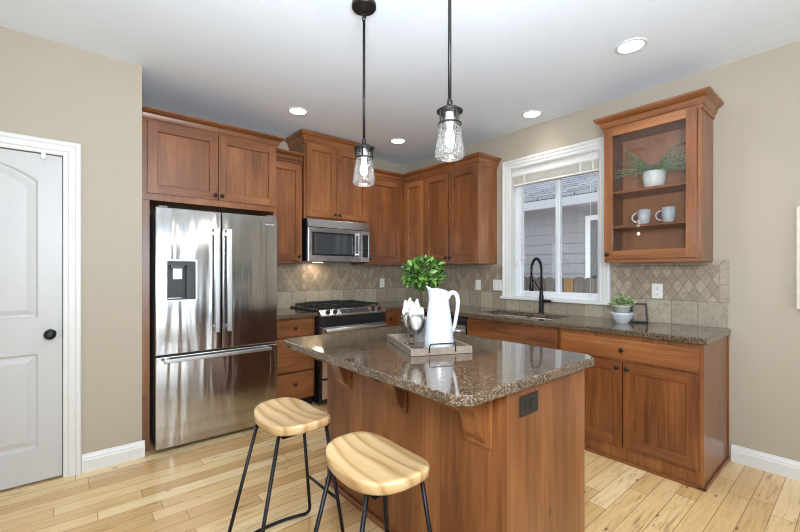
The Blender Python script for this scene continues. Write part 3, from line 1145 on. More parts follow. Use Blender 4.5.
# dishwasher
c = thing('dishwasher', 'stainless dishwasher with black control strip left of the sink cabinet', 'dishwasher', (-0.3, -1.3, 0))
mb = MB()
fbox(mb, 'right', -1.606, -1.000, 0.02, 0.59, 0.1, 0.870)
mb.build('dishwasher_body', BLKPLASTIC, c)
mb = MB()
fbox(mb, 'right', -1.585, -1.006, 0.59, 0.618, 0.115, 0.790)
d = mb.build('dishwasher_door', STEELH, c, bevel=0.005)
mb = MB()
mb.tube([(-0.645, -1.55, 0.735), (-0.645, -1.04, 0.735)], 0.010)
for y in (-1.52, -1.07):
    mb.cyl((-0.616, y, 0.735), (-0.645, y, 0.735), 0.007)
mb.build('handle', HANDLESTEEL, d)
mb = MB()
fbox(mb, 'right', -1.600, -1.006, 0.59, 0.616, 0.794, 0.866)
mb.build('control_strip', BLKPLASTIC, c, bevel=0.003)
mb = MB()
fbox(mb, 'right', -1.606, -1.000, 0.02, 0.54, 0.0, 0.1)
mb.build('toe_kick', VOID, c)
mb = MB()
fbox(mb, 'right', -0.998, -0.612, 0.56, 0.59, 0.095, 0.873)
mb.build('filler_panel', WOOD[2], corner_base)
# sink base
c = thing('base_cabinet', 'sink base cabinet with wide false drawer front below the faucet', 'cabinet', (-0.3, -2.07, 0))
mb = MB()
fbox(mb, 'right', -2.528, -1.610, 0.53, 0.61, 0.095, 0.873)
mb.build('face_frame', WOOD[2], c, bevel=0.002)
mb = MB()
fbox(mb, 'right', -2.528, -1.610, 0.004, 0.53, 0.095, 0.55)
mb.build('cabinet_body', WOOD[2], c, bevel=0.002)
slab_front('right', -2.522, -1.625, 0.712, 0.855, 0.61, c, 'false_front', 0.03)
d = shaker('right', -2.520, -2.073, 0.110, 0.690, 0.61, c)
knob('right', -2.100, 0.645, 0.63, d)
d = shaker('right', -2.067, -1.625, 0.110, 0.690, 0.61, c)
knob('right', -2.040, 0.645, 0.63, d)
mb = MB()
fbox(mb, 'right', -2.528, -1.610, 0.02, 0.595, 0.0, 0.095)
mb.build('toe_kick', WOOD[1], c)
# end base
c = thing('base_cabinet', 'end base cabinet with one wide drawer over two shaker doors', 'cabinet', (-0.3, -2.98, 0))
mb = MB()
fbox(mb, 'right', -3.432, -2.532, 0.004, 0.61, 0.0, 0.873)
mb.build('cabinet_body', WOOD[2], c, bevel=0.002)
d = slab_front('right', -3.412, -2.545, 0.705, 0.845, 0.61, c)
knob('right', -2.985, 0.775, 0.63, d)
d = shaker('right', -2.985, -2.545, 0.112, 0.690, 0.61, c)
knob('right', -2.957 - 0.0, 0.652, 0.63, d)
d = shaker('right', -3.412, -2.992, 0.112, 0.690, 0.61, c)
knob('right', -3.020, 0.652, 0.63, d)
mb = MB()
mb.box((-0.622, -3.444, 0.0), (-0.610, -2.532, 0.022))
mb.box((-0.622, -3.444, 0.0), (-0.004, -3.432, 0.022))
mb.build('shoe_moulding', WOOD[1], c, bevel=0.004)
mb = MB()
mb.box((-0.018, -3.440, 0.022), (-0.004, -3.432, 0.873))
mb.build('scribe_strip', WOOD[2], c)

# ------------------------------------------------------------------ worktops
mb = MB()
mb.box((-2.114, -0.645, 0.876), (-1.684, -0.010, CT))
tag(mb.build('granite_worktop', GRANITE, bevel=0.005), 'short granite worktop over the drawers left of the range', 'worktop')
SX0, SX1, SY0, SY1 = -0.505, -0.135, -2.385, -1.615
mb = MB()
xs = [-0.902, -0.645, SX0, SX1, -0.010]
ys = [-3.452, SY0, SY1, -0.645, -0.010]
mb.grid(xs, ys, lambda i, j: (j == 3 or i >= 1) and not (i == 2 and j == 1), lambda u, v, d: (u, v, d), 0.876, CT)
tag(mb.build('granite_worktop', GRANITE, bevel=0.005), 'long granite worktop under the window, running from corner to wall cabinet end', 'worktop')
# sink
c = thing('kitchen_sink', 'stainless undermount sink set in the worktop below the window', 'sink', (-0.32, -2.0, 0.70))
mid = -1.98
for (y0, y1) in ((SY0, mid - 0.012), (mid + 0.012, SY1)):
    mb = MB()
    r = lambda i, z: [(SX0 + i, y0 + i, z), (SX1 - i, y0 + i, z), (SX1 - i, y1 - i, z), (SX0 + i, y1 - i, z)]
    mb.loft([r(-0.006, 0.874), r(0.004, 0.874), r(0.010, 0.72), r(0.035, 0.695)], True, False, True, False)
    b = mb.build('sink_bowl', SINKSTEEL, c, bevel=0.008)
    mb = MB()
    mb.lathe(((SX0 + SX1) / 2, (y0 + y1) / 2, 0.6955), [(0.045, 0), (0.045, 0.003), (0.03, 0.002)], 20)
    mb.build('drain', HANDLESTEEL, b)
mb = MB()
mb.box((SX0, mid - 0.014, 0.70), (SX1, mid + 0.014, 0.868))
mb.build('sink_divider', SINKSTEEL, c, bevel=0.008)
# faucet
c = thing('kitchen_faucet', 'matte black spring-neck pull-down faucet at the sink', 'faucet', (-0.075, -2.06, CT))
fx, fy = -0.075, -2.06
mb = MB()
mb.lathe((fx, fy, CT), [(0.028, 0), (0.028, 0.008), (0.021, 0.012), (0.021, 0.16), (0.018, 0.17), (0.016, 0.235), (0.012, 0.24)], 20)
mb.build('faucet_body', BLACK, c)
mb = MB()
arc = [(fx, fy, CT + 0.235), (fx, fy, CT + 0.40)]
for i in range(1, 13):
    a = PI * i / 12
    arc.append((fx - 0.085 + 0.085 * math.cos(a), fy, CT + 0.40 + 0.115 * math.sin(a)))
arc.append((fx - 0.170, fy, CT + 0.33))
mb.tube(arc, 0.0085, 10)
hose = mb.build('spout_hose', BLACK, c)
mb = MB()
pts = []
N = 420
ap = [Vector(p) for p in arc]
seglen = [0]
for a, b in zip(ap, ap[1:]):
    seglen.append(seglen[-1] + (b - a).length)
for i in range(N):
    s = seglen[-1] * i / (N - 1)
    k = max(j for j in range(len(ap) - 1) if seglen[j] <= s + 1e-9)
    t = (s - seglen[k]) / max(1e-6, seglen[k + 1] - seglen[k])
    p = ap[k].lerp(ap[k + 1], t)
    tg = (ap[k + 1] - ap[k]).normalized()
    n1 = Vector((0, 1, 0))
    n2 = tg.cross(n1)
    th = i * 2 * PI / 9
    pts.append(p + (n1 * math.cos(th) + n2 * math.sin(th)) * 0.0125)
mb.tube(pts, 0.0022, 5)
mb.build('spring_coil', BLACK, hose)
mb = MB()
mb.lathe((fx - 0.170, fy, CT + 0.215), [(0.017, 0), (0.021, 0.01), (0.021, 0.055), (0.015, 0.075), (0.014, 0.13), (0.011, 0.135)], 18)
mb.build('spray_head', BLACK, c)
mb = MB()
mb.tube([(fx, fy, CT + 0.20), (fx - 0.10, fy, CT + 0.285), (fx - 0.155, fy, CT + 0.32)], 0.006)
mb.lathe((fx - 0.170, fy, CT + 0.312), [(0.0185, 0), (0.0185, 0.016)], 16)
mb.build('support_arm', BLACK, c)
mb = MB()
mb.cyl((fx, fy - 0.015, CT + 0.115), (fx, fy - 0.06, CT + 0.118), 0.015)
mb.tube([(fx, fy - 0.058, CT + 0.118), (fx - 0.01, fy - 0.11, CT + 0.122)], 0.012)
lv = mb.build('lever_handle', BLACK, c)
mb = MB()
mb.tube([(fx - 0.009, fy - 0.104, CT + 0.1215), (fx - 0.011, fy - 0.118, CT + 0.1225)], 0.0125)
mb.build('lever_cap', HANDLESTEEL, lv, label='bright metal cap on the lever')

# ------------------------------------------------------------------ refrigerator
RX0, RX1, RM = -3.055, -2.160, -2.611
RY, RD = -0.745, -0.816
c = thing('refrigerator', 'stainless french-door refrigerator with bottom freezer and water dispenser', 'refrigerator', (-2.61, -0.4, 0))
mb = MB()
mb.box((RX0 + 0.004, -0.06, 0.03), (RX1 - 0.004, RY + 0.004, 1.755))
mb.build('refrigerator_body', SIDEGREY, c, bevel=0.006)
mb = MB()
mb.box((RX0 + 0.03, -0.12, 0.0), (RX1 - 0.03, RY + 0.03, 0.040))
mb.build('base_grille', BLKPLASTIC, c)
WX0, WX1, WZa, WZb = -2.985, -2.792, 1.098, 1.388
dz0, dz1 = 0.705, 1.772
mb = MB()
mb.grid([RX0, WX0, WX1, RM - 0.003], [dz0, WZa, WZb, dz1], lambda i, j: not (i == 1 and j == 1), lambda u, v, d: (u, d, v), RY, RD)
d = mb.build('door', STEEL, c, bevel=0.006)
dl = d
mb = MB()
mb.grid([WX0 - 0.010, WX0 + 0.004, WX1 - 0.004, WX1 + 0.010], [WZa - 0.010, WZa + 0.004, WZb - 0.004, WZb + 0.010], lambda i, j: not (i == 1 and j == 1), lambda u, v, d: (u, d, v), RD - 0.003, RD + 0.01)
fr = mb.build('dispenser_frame', HANDLESTEEL, d, bevel=0.002)
mb = MB()
bk = RY - 0.004
mb.mat(GREYPLASTIC)
mb.box((WX0, bk, WZa), (WX1, bk + 0.003, WZb))
mb.box((WX0, bk, WZa), (WX0 + 0.004, RD + 0.001, WZb))
mb.box((WX0, bk, WZb - 0.034), (WX1, RD + 0.002, WZb))
mb.box((WX0, bk, WZa), (WX1, RD + 0.004, WZa + 0.014))
mb.mat(BLKPLASTIC)
mb.box((WX1 - 0.062, bk - 0.02, WZa + 0.014), (WX1, RD + 0.003, WZb - 0.034))
mb.box((WX0 + 0.03, bk - 0.025, WZb - 0.056), (WX0 + 0.115, RD + 0.012, WZb - 0.034))
mb.mat(HANDLESTEEL)
mb.box((WX0 + 0.048, bk - 0.020, WZb - 0.135), (WX0 + 0.108, bk - 0.014, WZb - 0.058))
mb.box((WX0 + 0.008, bk - 0.03, WZa + 0.014), (WX0 + 0.10, RD + 0.01, WZa + 0.018))
mb.build('water_dispenser', None, d, label='dark recessed water and ice dispenser')
mb = MB()
mb.box((RM + 0.003, RY, dz0), (RX1, RD, dz1))
dr = mb.build('door', STEEL, c, bevel=0.006)
mb = MB()
mb.box((RX0, RY, 0.030), (RX1, RD, 0.692))
fz = mb.build('freezer_drawer', STEEL, c, bevel=0.006)


def bar_handle(p0, p1, parent, side):
    mb = MB()
    (x0, z0), (x1, z1) = p0, p1
    yy = RD - 0.052
    if x0 == x1:
        mb.box((x0 - 0.016, yy - 0.018, z0), (x0 + 0.016, yy + 0.018, z1))
        for zz in (z0 + 0.02, z1 - 0.05):
            mb.box((x0 - 0.011, yy, zz), (x0 + 0.011, RD, zz + 0.03))
    else:
        mb.box((x0, yy - 0.009, z0 - 0.013), (x1, yy + 0.009, z0 + 0.013))
        for xx in (x0 + 0.012, x1 - 0.042):
            mb.box((xx, yy, z0 - 0.011), (xx + 0.03, RD, z0 + 0.011))
    mb.build('handle', HANDLESTEEL, parent, bevel=0.004)


bar_handle((-2.657, 0.845), (-2.657, 1.640), dl, -1)
bar_handle((-2.566, 0.845), (-2.566, 1.640), dr, 1)
bar_handle((-3.010, 0.668), (-2.228, 0.668), fz, 0)
mb = MB()                                    # the small illegible maker's mark: a row of raised strokes
x = -2.262
for i, w in enumerate((0.010, 0.006, 0.003, 0.008, 0.003, 0.009, 0.009, 0.003, 0.007, 0.007)):
    mb.box((x, RD - 0.0015, 1.700), (x + w * 0.55, RD, 1.700 + (0.013 if i == 0 else 0.010)))
    x += w * 0.62 + 0.0035
mb.build('maker_badge', CERAMIC, dr)
for x in (RX0 + 0.05, RX1 - 0.05):
    mb = MB()
    mb.box((x - 0.03, RY - 0.055, 1.772), (x + 0.03, RY + 0.06, 1.786))
    mb.build('hinge_cover', SIDEGREY, c, bevel=0.004)

# ------------------------------------------------------------------ range
GX0, GX1 = -1.680, -0.906
c = thing('gas_range', 'slide-in stainless gas range with black grates between worktops', 'range', (-1.29, -0.35, 0))
mb = MB()
mb.box((GX0, -0.03, 0.03), (GX1, -0.665, 0.905))
mb.build('range_body', BLKENAMEL, c, bevel=0.003)
mb = MB()
mb.box((GX0 - 0.008, -0.014, 0.917), (GX1 + 0.006, -0.640, 0.931))
mb.build('cooktop', BLKENAMEL, c, bevel=0.004)
mb = MB()
for x in (-1.50, -1.09):
    for y in (-0.19, -0.47):
        mb.lathe((x, y, 0.931), [(0.052, 0), (0.05, 0.008), (0.036, 0.010), (0.036, 0.020), (0.030, 0.024)], 20)
mb.lathe((-1.295, -0.33, 0.931), [(0.062, 0), (0.06, 0.008), (0.044, 0.010), (0.044, 0.020), (0.036, 0.024)], 20)
mb.build('burner', CASTIRON, c)
for (x0, x1) in ((-1.655, -1.425), (-1.418, -1.170), (-1.163, -0.930)):
    mb = MB()
    y0, y1, z = -0.600, -0.075, 0.966
    t = 0.008
    for x in (x0, (x0 + x1) / 2 - t / 2, x1 - t):
        mb.box((x, y0, z - 0.016), (x + t, y1, z))
    for y in (y0, -0.47, -0.335, -0.20, y1 - t):
        mb.box((x0, y, z - 0.016), (x1, y + t, z))
    for x in (x0, x1 - 0.014):
        for y in (y0, y1 - 0.014):
            mb.box((x, y, 0.931), (x + 0.014, y + 0.014, z - 0.014))
    mb.build('grate', CASTIRON, c, bevel=0.002)
mb = MB()
mb.box((GX0 + 0.16, -0.012, 0.931), (GX1 - 0.16, -0.066, 0.972))
mb.build('rear_vent', BLKENAMEL, c, bevel=0.006)
mb = MB()                                    # sloping control panel
prof = [(-0.640, 0.905), (-0.640, 0.934), (-0.655, 0.936), (-0.722, 0.886), (-0.722, 0.872), (-0.665, 0.872)]
mb.loft([[(x, y, z) for y, z in prof] for x in (GX0 - 0.004, GX1 + 0.004)], True, True, True, False)
cp = mb.build('control_panel', STEELH, c, bevel=0.003)
sl = Vector((0, -0.067, -0.050)).normalized()
nr = Vector((0, -0.050, 0.067)).normalized()
cpm = Vector((0, -0.690, 0.9105))
for x in (-1.600, -1.520, -1.060, -0.985):
    mb = MB()
    mb.lathe(cpm + Vector((x, 0, 0)), [(0.023, 0), (0.022, 0.006), (0.018, 0.010), (0.017, 0.026), (0.013, 0.030)], 18, nr)
    mb.build('control_knob', BLKPLASTIC, c)
mb = MB()
for x0, x1, k in ((-1.455, -1.375, 0.030), (-1.368, -1.222, 0.030), (-1.215, -1.115, 0.030)):
    pts = []
    for x, s in ((x0, -k), (x1, -k), (x1, k), (x0, k)):
        pts.append(cpm + Vector((x, 0, 0)) + sl * s)
    mb.loft([[p + nr * 0.0004 for p in pts], [p + nr * 0.0025 for p in pts]], True, True, True, False)
mb.build('display', DARKGLASS, cp)
mb = MB()
mb.box((GX0, -0.665, 0.775), (GX1, -0.712, 0.868))
mb.build('vent_band', BLKENAMEL, c, bevel=0.006)
mb = MB()
mb.mat(STEELH)
mb.box((GX0 + 0.012, -0.665, 0.275), (GX1 - 0.012, -0.705, 0.770))
od = mb.build('oven_door', None, c, bevel=0.005)
mb = MB()
mb.box((GX0 + 0.12, -0.704, 0.36), (GX1 - 0.12, -0.708, 0.62))
mb.build('oven_window', DARKGLASS, od)
mb = MB()
mb.tube([(GX0 + 0.022, -0.752, 0.740), (GX1 - 0.022, -0.752, 0.740)], 0.023, 20)
for x in (GX0 + 0.05, GX1 - 0.09):
    mb.box((x, -0.705, 0.725), (x + 0.04, -0.745, 0.752))
mb.build('handle', HANDLESTEEL, od, bevel=0.006)
mb = MB()
mb.box((GX0 + 0.012, -0.665, 0.075), (GX1 - 0.012, -0.703, 0.262))
mb.build('storage_drawer', STEELH, c, bevel=0.005)

# ------------------------------------------------------------------ microwave
c = thing('microwave', 'stainless over-the-range microwave mounted under the tall wall cabinet', 'microwave', (-1.29, -0.2, 1.41))
MX0, MX1, MY = -1.668, -0.910, -0.385
mb = MB()
mb.box((MX0, -0.006, 1.412), (MX1, MY, 1.853))
mb.build('microwave_body', BLKPLASTIC, c, bevel=0.003)
mb = MB()
mb.loft([[(x, MY, 1.853), (x, MY - 0.006, 1.853), (x, MY - 0.030, 1.770), (x, MY, 1.770)] for x in (MX0 - 0.002, MX1 + 0.002)], True, True, True, False)
mb.build('vent_grille', STEELH, c, bevel=0.002)
mb = MB()
mb.grid([MX0 + 0.002, -1.625, -1.108, -1.020], [1.415, 1.475, 1.718, 1.764], lambda i, j: not (i == 1 and j == 1), lambda u, v, d: (u, d, v), MY, MY - 0.028)
d = mb.build('door', STEELH, c, bevel=0.003)
mb = MB()
mb.grid([-1.627, -1.607, -1.130, -1.106], [1.473, 1.494, 1.706, 1.720], lambda i, j: not (i == 1 and j == 1), lambda u, v, d: (u, d, v), MY, MY - 0.026)
mb.build('door_window_frame', BLKPLASTIC, d)
mb = MB()
mb.box((-1.607, MY - 0.012, 1.494), (-1.130, MY - 0.018, 1.706))
mb.build('door_window', DARKGLASS, d, label='dark glass window of the microwave door')
mb = MB()
mb.box((-1.082, MY - 0.055, 1.475), (-1.056, MY - 0.066, 1.742))
for z in (1.490, 1.710):
    mb.box((-1.078, MY - 0.028, z), (-1.060, MY - 0.058, z + 0.018))
mb.build('handle', HANDLESTEEL, d, bevel=0.005)
mb = MB()
mb.grid([-1.016, -1.002, -0.924, MX1], [1.415, 1.470, 1.718, 1.764], lambda i, j: not (i == 1 and j == 1), lambda u, v, d: (u, d, v), MY, MY - 0.028)
cp = mb.build('control_panel', STEELH, c, bevel=0.003)
mb = MB()
mb.box((-1.002, MY - 0.010, 1.470), (-0.924, MY - 0.024, 1.718))
kp = mb.build('keypad', BLKPLASTIC, c)
mb = MB()
for i in range(3):
    for j in range(7):
        mb.box((-0.994 + i * 0.023, MY - 0.0235, 1.484 + j * 0.027), (-0.979 + i * 0.023, MY - 0.0255, 1.490 + j * 0.027))
mb.build('key_marks', GREYPLASTIC, kp, label='grey key markings')
l = bpy.data.lights.new('microwave_task_lamp', 'AREA')
l.size, l.energy, l.color = 0.10, 1.3, (1.0, 0.83, 0.6)
lo = bpy.data.objects.new('microwave_task_lamp', l)
COL.objects.link(lo)
lo.location = (-1.42, -0.14, 1.404)
mb = MB()
mb.box((-1.47, -0.11, 1.408), (-1.37, -0.17, 1.4125))
mb.build('lamp_lens', emit('task_lens_glow', (1, 0.85, 0.62), 4), c)

# ------------------------------------------------------------------ island
IX0, IX1, IY0, IY1 = -2.285, -1.680, -3.220, -1.895
c = thing('kitchen_island', 'wooden kitchen island base with corbels under a granite top', 'island', (-2.0, -2.6, 0))
mb = MB()
mb.box((IX0 + 0.012, IY0 + 0.02, 0.0), (IX1, IY1, 0.874))
mb.build('island_body', WOOD[2], c)
mb = MB()
mb.box((IX0, IY0, 0.0), (IX1 - 0.0, IY0 + 0.02, 0.874))
mb.build('end_panel', WOOD[2], c, bevel=0.002)
DKW = wood('alder_side_shade', 2, srgb(96, 48, 22), srgb(138, 76, 38), srgb(160, 94, 52))  # alder copy with the island side's shade in its colour; not assigned
y = IY0 + 0.02
edges = [y, -2.88, -2.52, -2.16, IY1]
for y0, y1 in zip(edges, edges[1:]):
    mb = MB()
    mb.box((IX0 + 0.002, y0 + 0.001, 0.0), (IX0 + 0.012, y1 - 0.001, 0.874))
    mb.build('side_panel', WOOD[2], c, bevel=0.001)
mb = MB()
mb.box((IX0 - 0.016, IY0 + 0.01, 0.0), (IX0 + 0.002, IY1, 0.030))
mb.build('shoe_moulding', WOOD[1], c, bevel=0.006)
for a0, a1 in ((IY0 + 0.03, -2.59), (-2.58, IY1 - 0.01)):        # kitchen-side doors
    p = MB()
    p.box((IX1, a0, 0.11), (IX1 + 0.02, a1, 0.86))
    p.build('cabinet_door', WOOD[2], c, bevel=0.004)


def corbel_outline():
    """ogee bracket: (outset from the plate, height)"""
    key = [(0.232, 0.874), (0.222, 0.862), (0.200, 0.846), (0.172, 0.824), (0.150, 0.811), (0.124, 0.806), (0.100, 0.803), (0.077, 0.791),
           (0.056, 0.768), (0.044, 0.742), (0.037, 0.712), (0.028, 0.688), (0.014, 0.668), (0.0, 0.655)]
    out = []
    for a in range(len(key) - 1):
        p0, p1, p2, p3 = key[max(a - 1, 0)], key[a], key[a + 1], key[min(a + 2, len(key) - 1)]
        for k in range(3):
            t = k / 3
            out.append(tuple(0.5 * (2 * b + (c_ - a_) * t + (2 * a_ - 5 * b + 4 * c_ - d_) * t * t + (3 * b - a_ - 3 * c_ + d_) * t ** 3) for a_, b, c_, d_ in zip(p0, p1, p2, p3)))
    return [(0.0, 0.874)] + out + [key[-1]]


for y in (-3.089, -2.598, -2.105):
    mb = MB()
    mb.prism(corbel_outline(), lambda u, v, d: (IX0 - 0.011 - u, d, v), y - 0.045, y + 0.045)
    cb = mb.build('corbel', WOOD[2], c, bevel=0.003)
    mb = MB()
    mb.box((IX0 + 0.002, y - 0.066, 0.638), (IX0 - 0.011, y + 0.066, 0.874))
    mb.build('corbel_plate', WOOD[2], cb, bevel=0.002)
TX0, TX1, TY0, TY1, ch = -2.574, -1.612, -3.258, -1.862, 0.050
mb = MB()
poly = [(TX0 + ch, TY0), (TX1 - ch, TY0), (TX1, TY0 + ch), (TX1, TY1 - ch), (TX1 - ch, TY1), (TX0 + ch, TY1), (TX0, TY1 - ch), (TX0, TY0 + ch)]
mb.prism(poly, lambda u, v, d: (u, v, d), 0.876, CT)
tag(mb.build('island_worktop', GRANITE, bevel=0.006, seg=3), 'speckled brown granite top of the kitchen island with clipped corners', 'worktop')

# ------------------------------------------------------------------ electrical plates


def plate(name, face, a, z, w, h, dep, label, mplate, kind, group=None):
    p = MAP(face)
    c = thing(name, label, 'outlet' if kind != 'switch' else 'switch', p(a, dep, z), group)
    mb = MB()
    fbox(mb, face, a - w / 2, a + w / 2, dep, dep + 0.006, z - h / 2, z + h / 2)
    mb.build('cover_plate', mplate, c, bevel=0.002)
    if kind == 'outlet':
        for dz in (-0.021, 0.021):
            mb = MB()
            fbox(mb, face, a - 0.017, a + 0.017, dep + 0.005, dep + 0.0085, z + dz - 0.015, z + dz + 0.015)
            s = mb.build('socket', mplate, c, bevel=0.004)
            mb = MB()
            for da in (-0.007, 0.005):
                fbox(mb, face, a + da, a + da + 0.0022, dep + 0.0084, dep + 0.0090, z + dz - 0.002, z + dz + 0.008)
            fbox(mb, face, a - 0.003, a + 0.003, dep + 0.0084, dep + 0.0090, z + dz - 0.011, z + dz - 0.006)
            mb.build('socket_slots', VOID, s)
    elif kind == 'gfci':
        for da in (-0.021, 0.021):
            mb = MB()
            fbox(mb, face, a + da - 0.015, a + da + 0.015, dep + 0.005, dep + 0.0085, z - 0.017, z + 0.017)
            s = mb.build('socket', mplate, c, bevel=0.004)
            mb = MB()
            for dz in (-0.007, 0.005):
                fbox(mb, face, a + da - 0.005, a + da + 0.005, dep + 0.0084, dep + 0.0092, z + dz, z + dz + 0.002)
            mb.build('socket_slots', GREYPLASTIC, s)
    else:
        for da in ((-0.023, 0.023) if w > 0.1 else (0.0,)):
            mb = MB()
            fbox(mb, face, a + da - 0.016, a + da + 0.016, dep + 0.005, dep + 0.010, z - 0.033, z + 0.033)
            mb.build('rocker', mplate, c, bevel=0.003)
    return c


plate('wall_outlet', 'back', -0.426, 1.160, 0.072, 0.115, 0.010, 'white outlet on the back wall tile right of the range', PLATEWHITE, 'outlet')
plate('light_switch', 'right', -1.250, 1.158, 0.072, 0.115, 0.010, 'single white switch plate on the tile under the two-door wall cabinet', PLATEWHITE, 'switch')
plate('light_switch', 'right', -1.512, 1.164, 0.116, 0.115, 0.010, 'wide double white switch plate beside the left window casing', PLATEWHITE, 'switch')
plate('wall_outlet', 'right', -3.006, 1.157, 0.074, 0.115, 0.010, 'white duplex outlet on the tile below the glass-door cabinet', PLATEWHITE, 'outlet')
plate('island_outlet', 'back', -2.146, 0.797, 0.122, 0.078, -IY0, 'dark brown outlet on the end of the kitchen island', PLATEDARK, 'gfci')

# ------------------------------------------------------------------ recessed ceiling lights
LX_, LY_ = -0.750, -3.083
first = None
for x, y, lab in ((-0.750, -3.083, 'recessed ceiling light nearest the glass-door cabinet, rightmost'),
                  (-0.263, -2.076, 'recessed ceiling light directly above the kitchen window'),
                  (-0.737, -0.714, 'recessed ceiling light near the room corner, smallest in view'),
                  (-1.946, -0.763, 'recessed ceiling light in front of the refrigerator cabinet, leftmost')):
    if first is None:
        r = thing('recessed_ceiling_light', lab, 'ceiling light', (x, y, H), 'recessed ceiling lights')
        mb = MB()
        mb.lathe((x, y, H), [(0.092, 0.0), (0.092, -0.003), (0.088, -0.006), (0.074, -0.006), (0.070, 0.0)], 36, caps=False)
        mb.build('trim_ring', WHITEPAINT, r)
        mb = MB()
        mb.lathe((x, y, H - 0.001), [(0.072, 0), (0.071, -0.002)], 36)
        mb.build('lamp_lens', LAMP, r)
        first = r
    else:
        r = dup(first, (x, y, H), 0, lab)
    l = bpy.data.lights.new('downlight_beam', 'SPOT')
    l.energy, l.spot_size, l.spot_blend, l.shadow_soft_size, l.color = (13 if 'kitchen window' in lab else 27), math.radians(125), 0.8, 0.06, (0.97, 0.96, 0.95)
    o = bpy.data.objects.new('downlight_beam', l)
    COL.objects.link(o)
    o.location = (x, y, H - 0.012)

# ------------------------------------------------------------------ pendants
PX = -2.290


def pendant(label):
    """built around the origin at the ceiling; the shade hangs at -0.80..-0.98"""
    r = thing('pendant_light', label, 'pendant light', (0, 0, 0), 'pendants over the island')
    mb = MB()
    mb.lathe((0, 0, 0), [(0.066, 0), (0.066, -0.018), (0.062, -0.024), (0.015, -0.027), (0.010, -0.040)], 32)
    mb.build('canopy', BRONZE, r)
    mb = MB()
    for k in range(2):
        pts = []
        for i in range(17):
            a = 2 * PI * i / 16
            q = (math.cos(a) * 0.013, math.sin(a) * 0.019)
            pts.append((q[0], 0, -0.052 - k * 0.022 + q[1]) if k == 0 else (0, q[0], -0.052 - k * 0.022 + q[1]))
        mb.tube(pts, 0.0034, 8)
    mb.build('chain_link', BRONZE, r)
    mb = MB()
    mb.cyl((0, 0, -0.086), (0, 0, -0.735), 0.0075, 12)
    mb.lathe((0, 0, -0.76), [(0.012, 0), (0.012, 0.02), (0.007, 0.035)], 14)
    mb.build('rod', BRONZE, r)
    mb = MB()
    mb.lathe((0, 0, -0.784), [(0.054, 0), (0.055, 0.004), (0.044, 0.012), (0.028, 0.022), (0.013, 0.030)], 32)
    mb.build('cap', BRONZE, r)
    mb = MB()
    for k in range(4):
        a = PI / 4 + k * PI / 2
        x, y = 0.0465 * math.cos(a), 0.0465 * math.sin(a)
        mb.box((x - 0.0035, y - 0.0035, -0.834), (x + 0.0035, y + 0.0035, -0.782))
    mb.lathe((0, 0, -0.838), [(0.0455, 0), (0.0495, 0), (0.0495, 0.007), (0.0455, 0.007), (0.0455, 0)], 32, caps=False)
    mb.build('cage', BRONZE, r)
    mb = MB()
    mb.lathe((0, 0, -0.832), [(0.017, 0), (0.019, 0.006), (0.019, 0.046)], 20)
    mb.build('socket', PLATEWHITE, r, label='white lamp socket')
    mb = MB()
    prof = [(0.040, -0.788), (0.041, -0.826), (0.0445, -0.842), (0.0485, -0.868), (0.055, -0.915), (0.0615, -0.962), (0.060, -0.970), (0.052, -0.978), (0.030, -0.983), (0.0, -0.984)]
    mb.lathe((0, 0, 0), prof[:-1], 40, caps=False)
    sh = mb.build('glass_shade', SEEDED, r, label='clear seeded glass shade')
    mb = MB()
    mb.lathe((0, 0, -0.905), [(0.004, -0.022), (0.013, -0.018), (0.019, -0.002), (0.020, 0.014), (0.016, 0.034), (0.011, 0.052), (0.011, 0.076)], 20)
    mb.build('bulb', BULB, r)
    return r


pend = pendant('far pendant light with round canopy in view, nearer the refrigerator')
pend.location = (PX, -2.310, H)
p2 = dup(pend, (PX - 0.005, -2.945, H), 0.6, 'near pendant light hanging in front of the corner cabinets, larger in view')
for y in (-2.310, -2.945):
    l = bpy.data.lights.new('pendant_bulb_light', 'POINT')
    l.energy, l.shadow_soft_size, l.color = 3.2, 0.012, (0.97, 0.96, 0.94)
    l.specular_factor = 0.15
    o = bpy.data.objects.new('pendant_bulb_light', l)
    COL.objects.link(o)
    o.location = (PX, y, H - 1.0)

# ------------------------------------------------------------------ stools


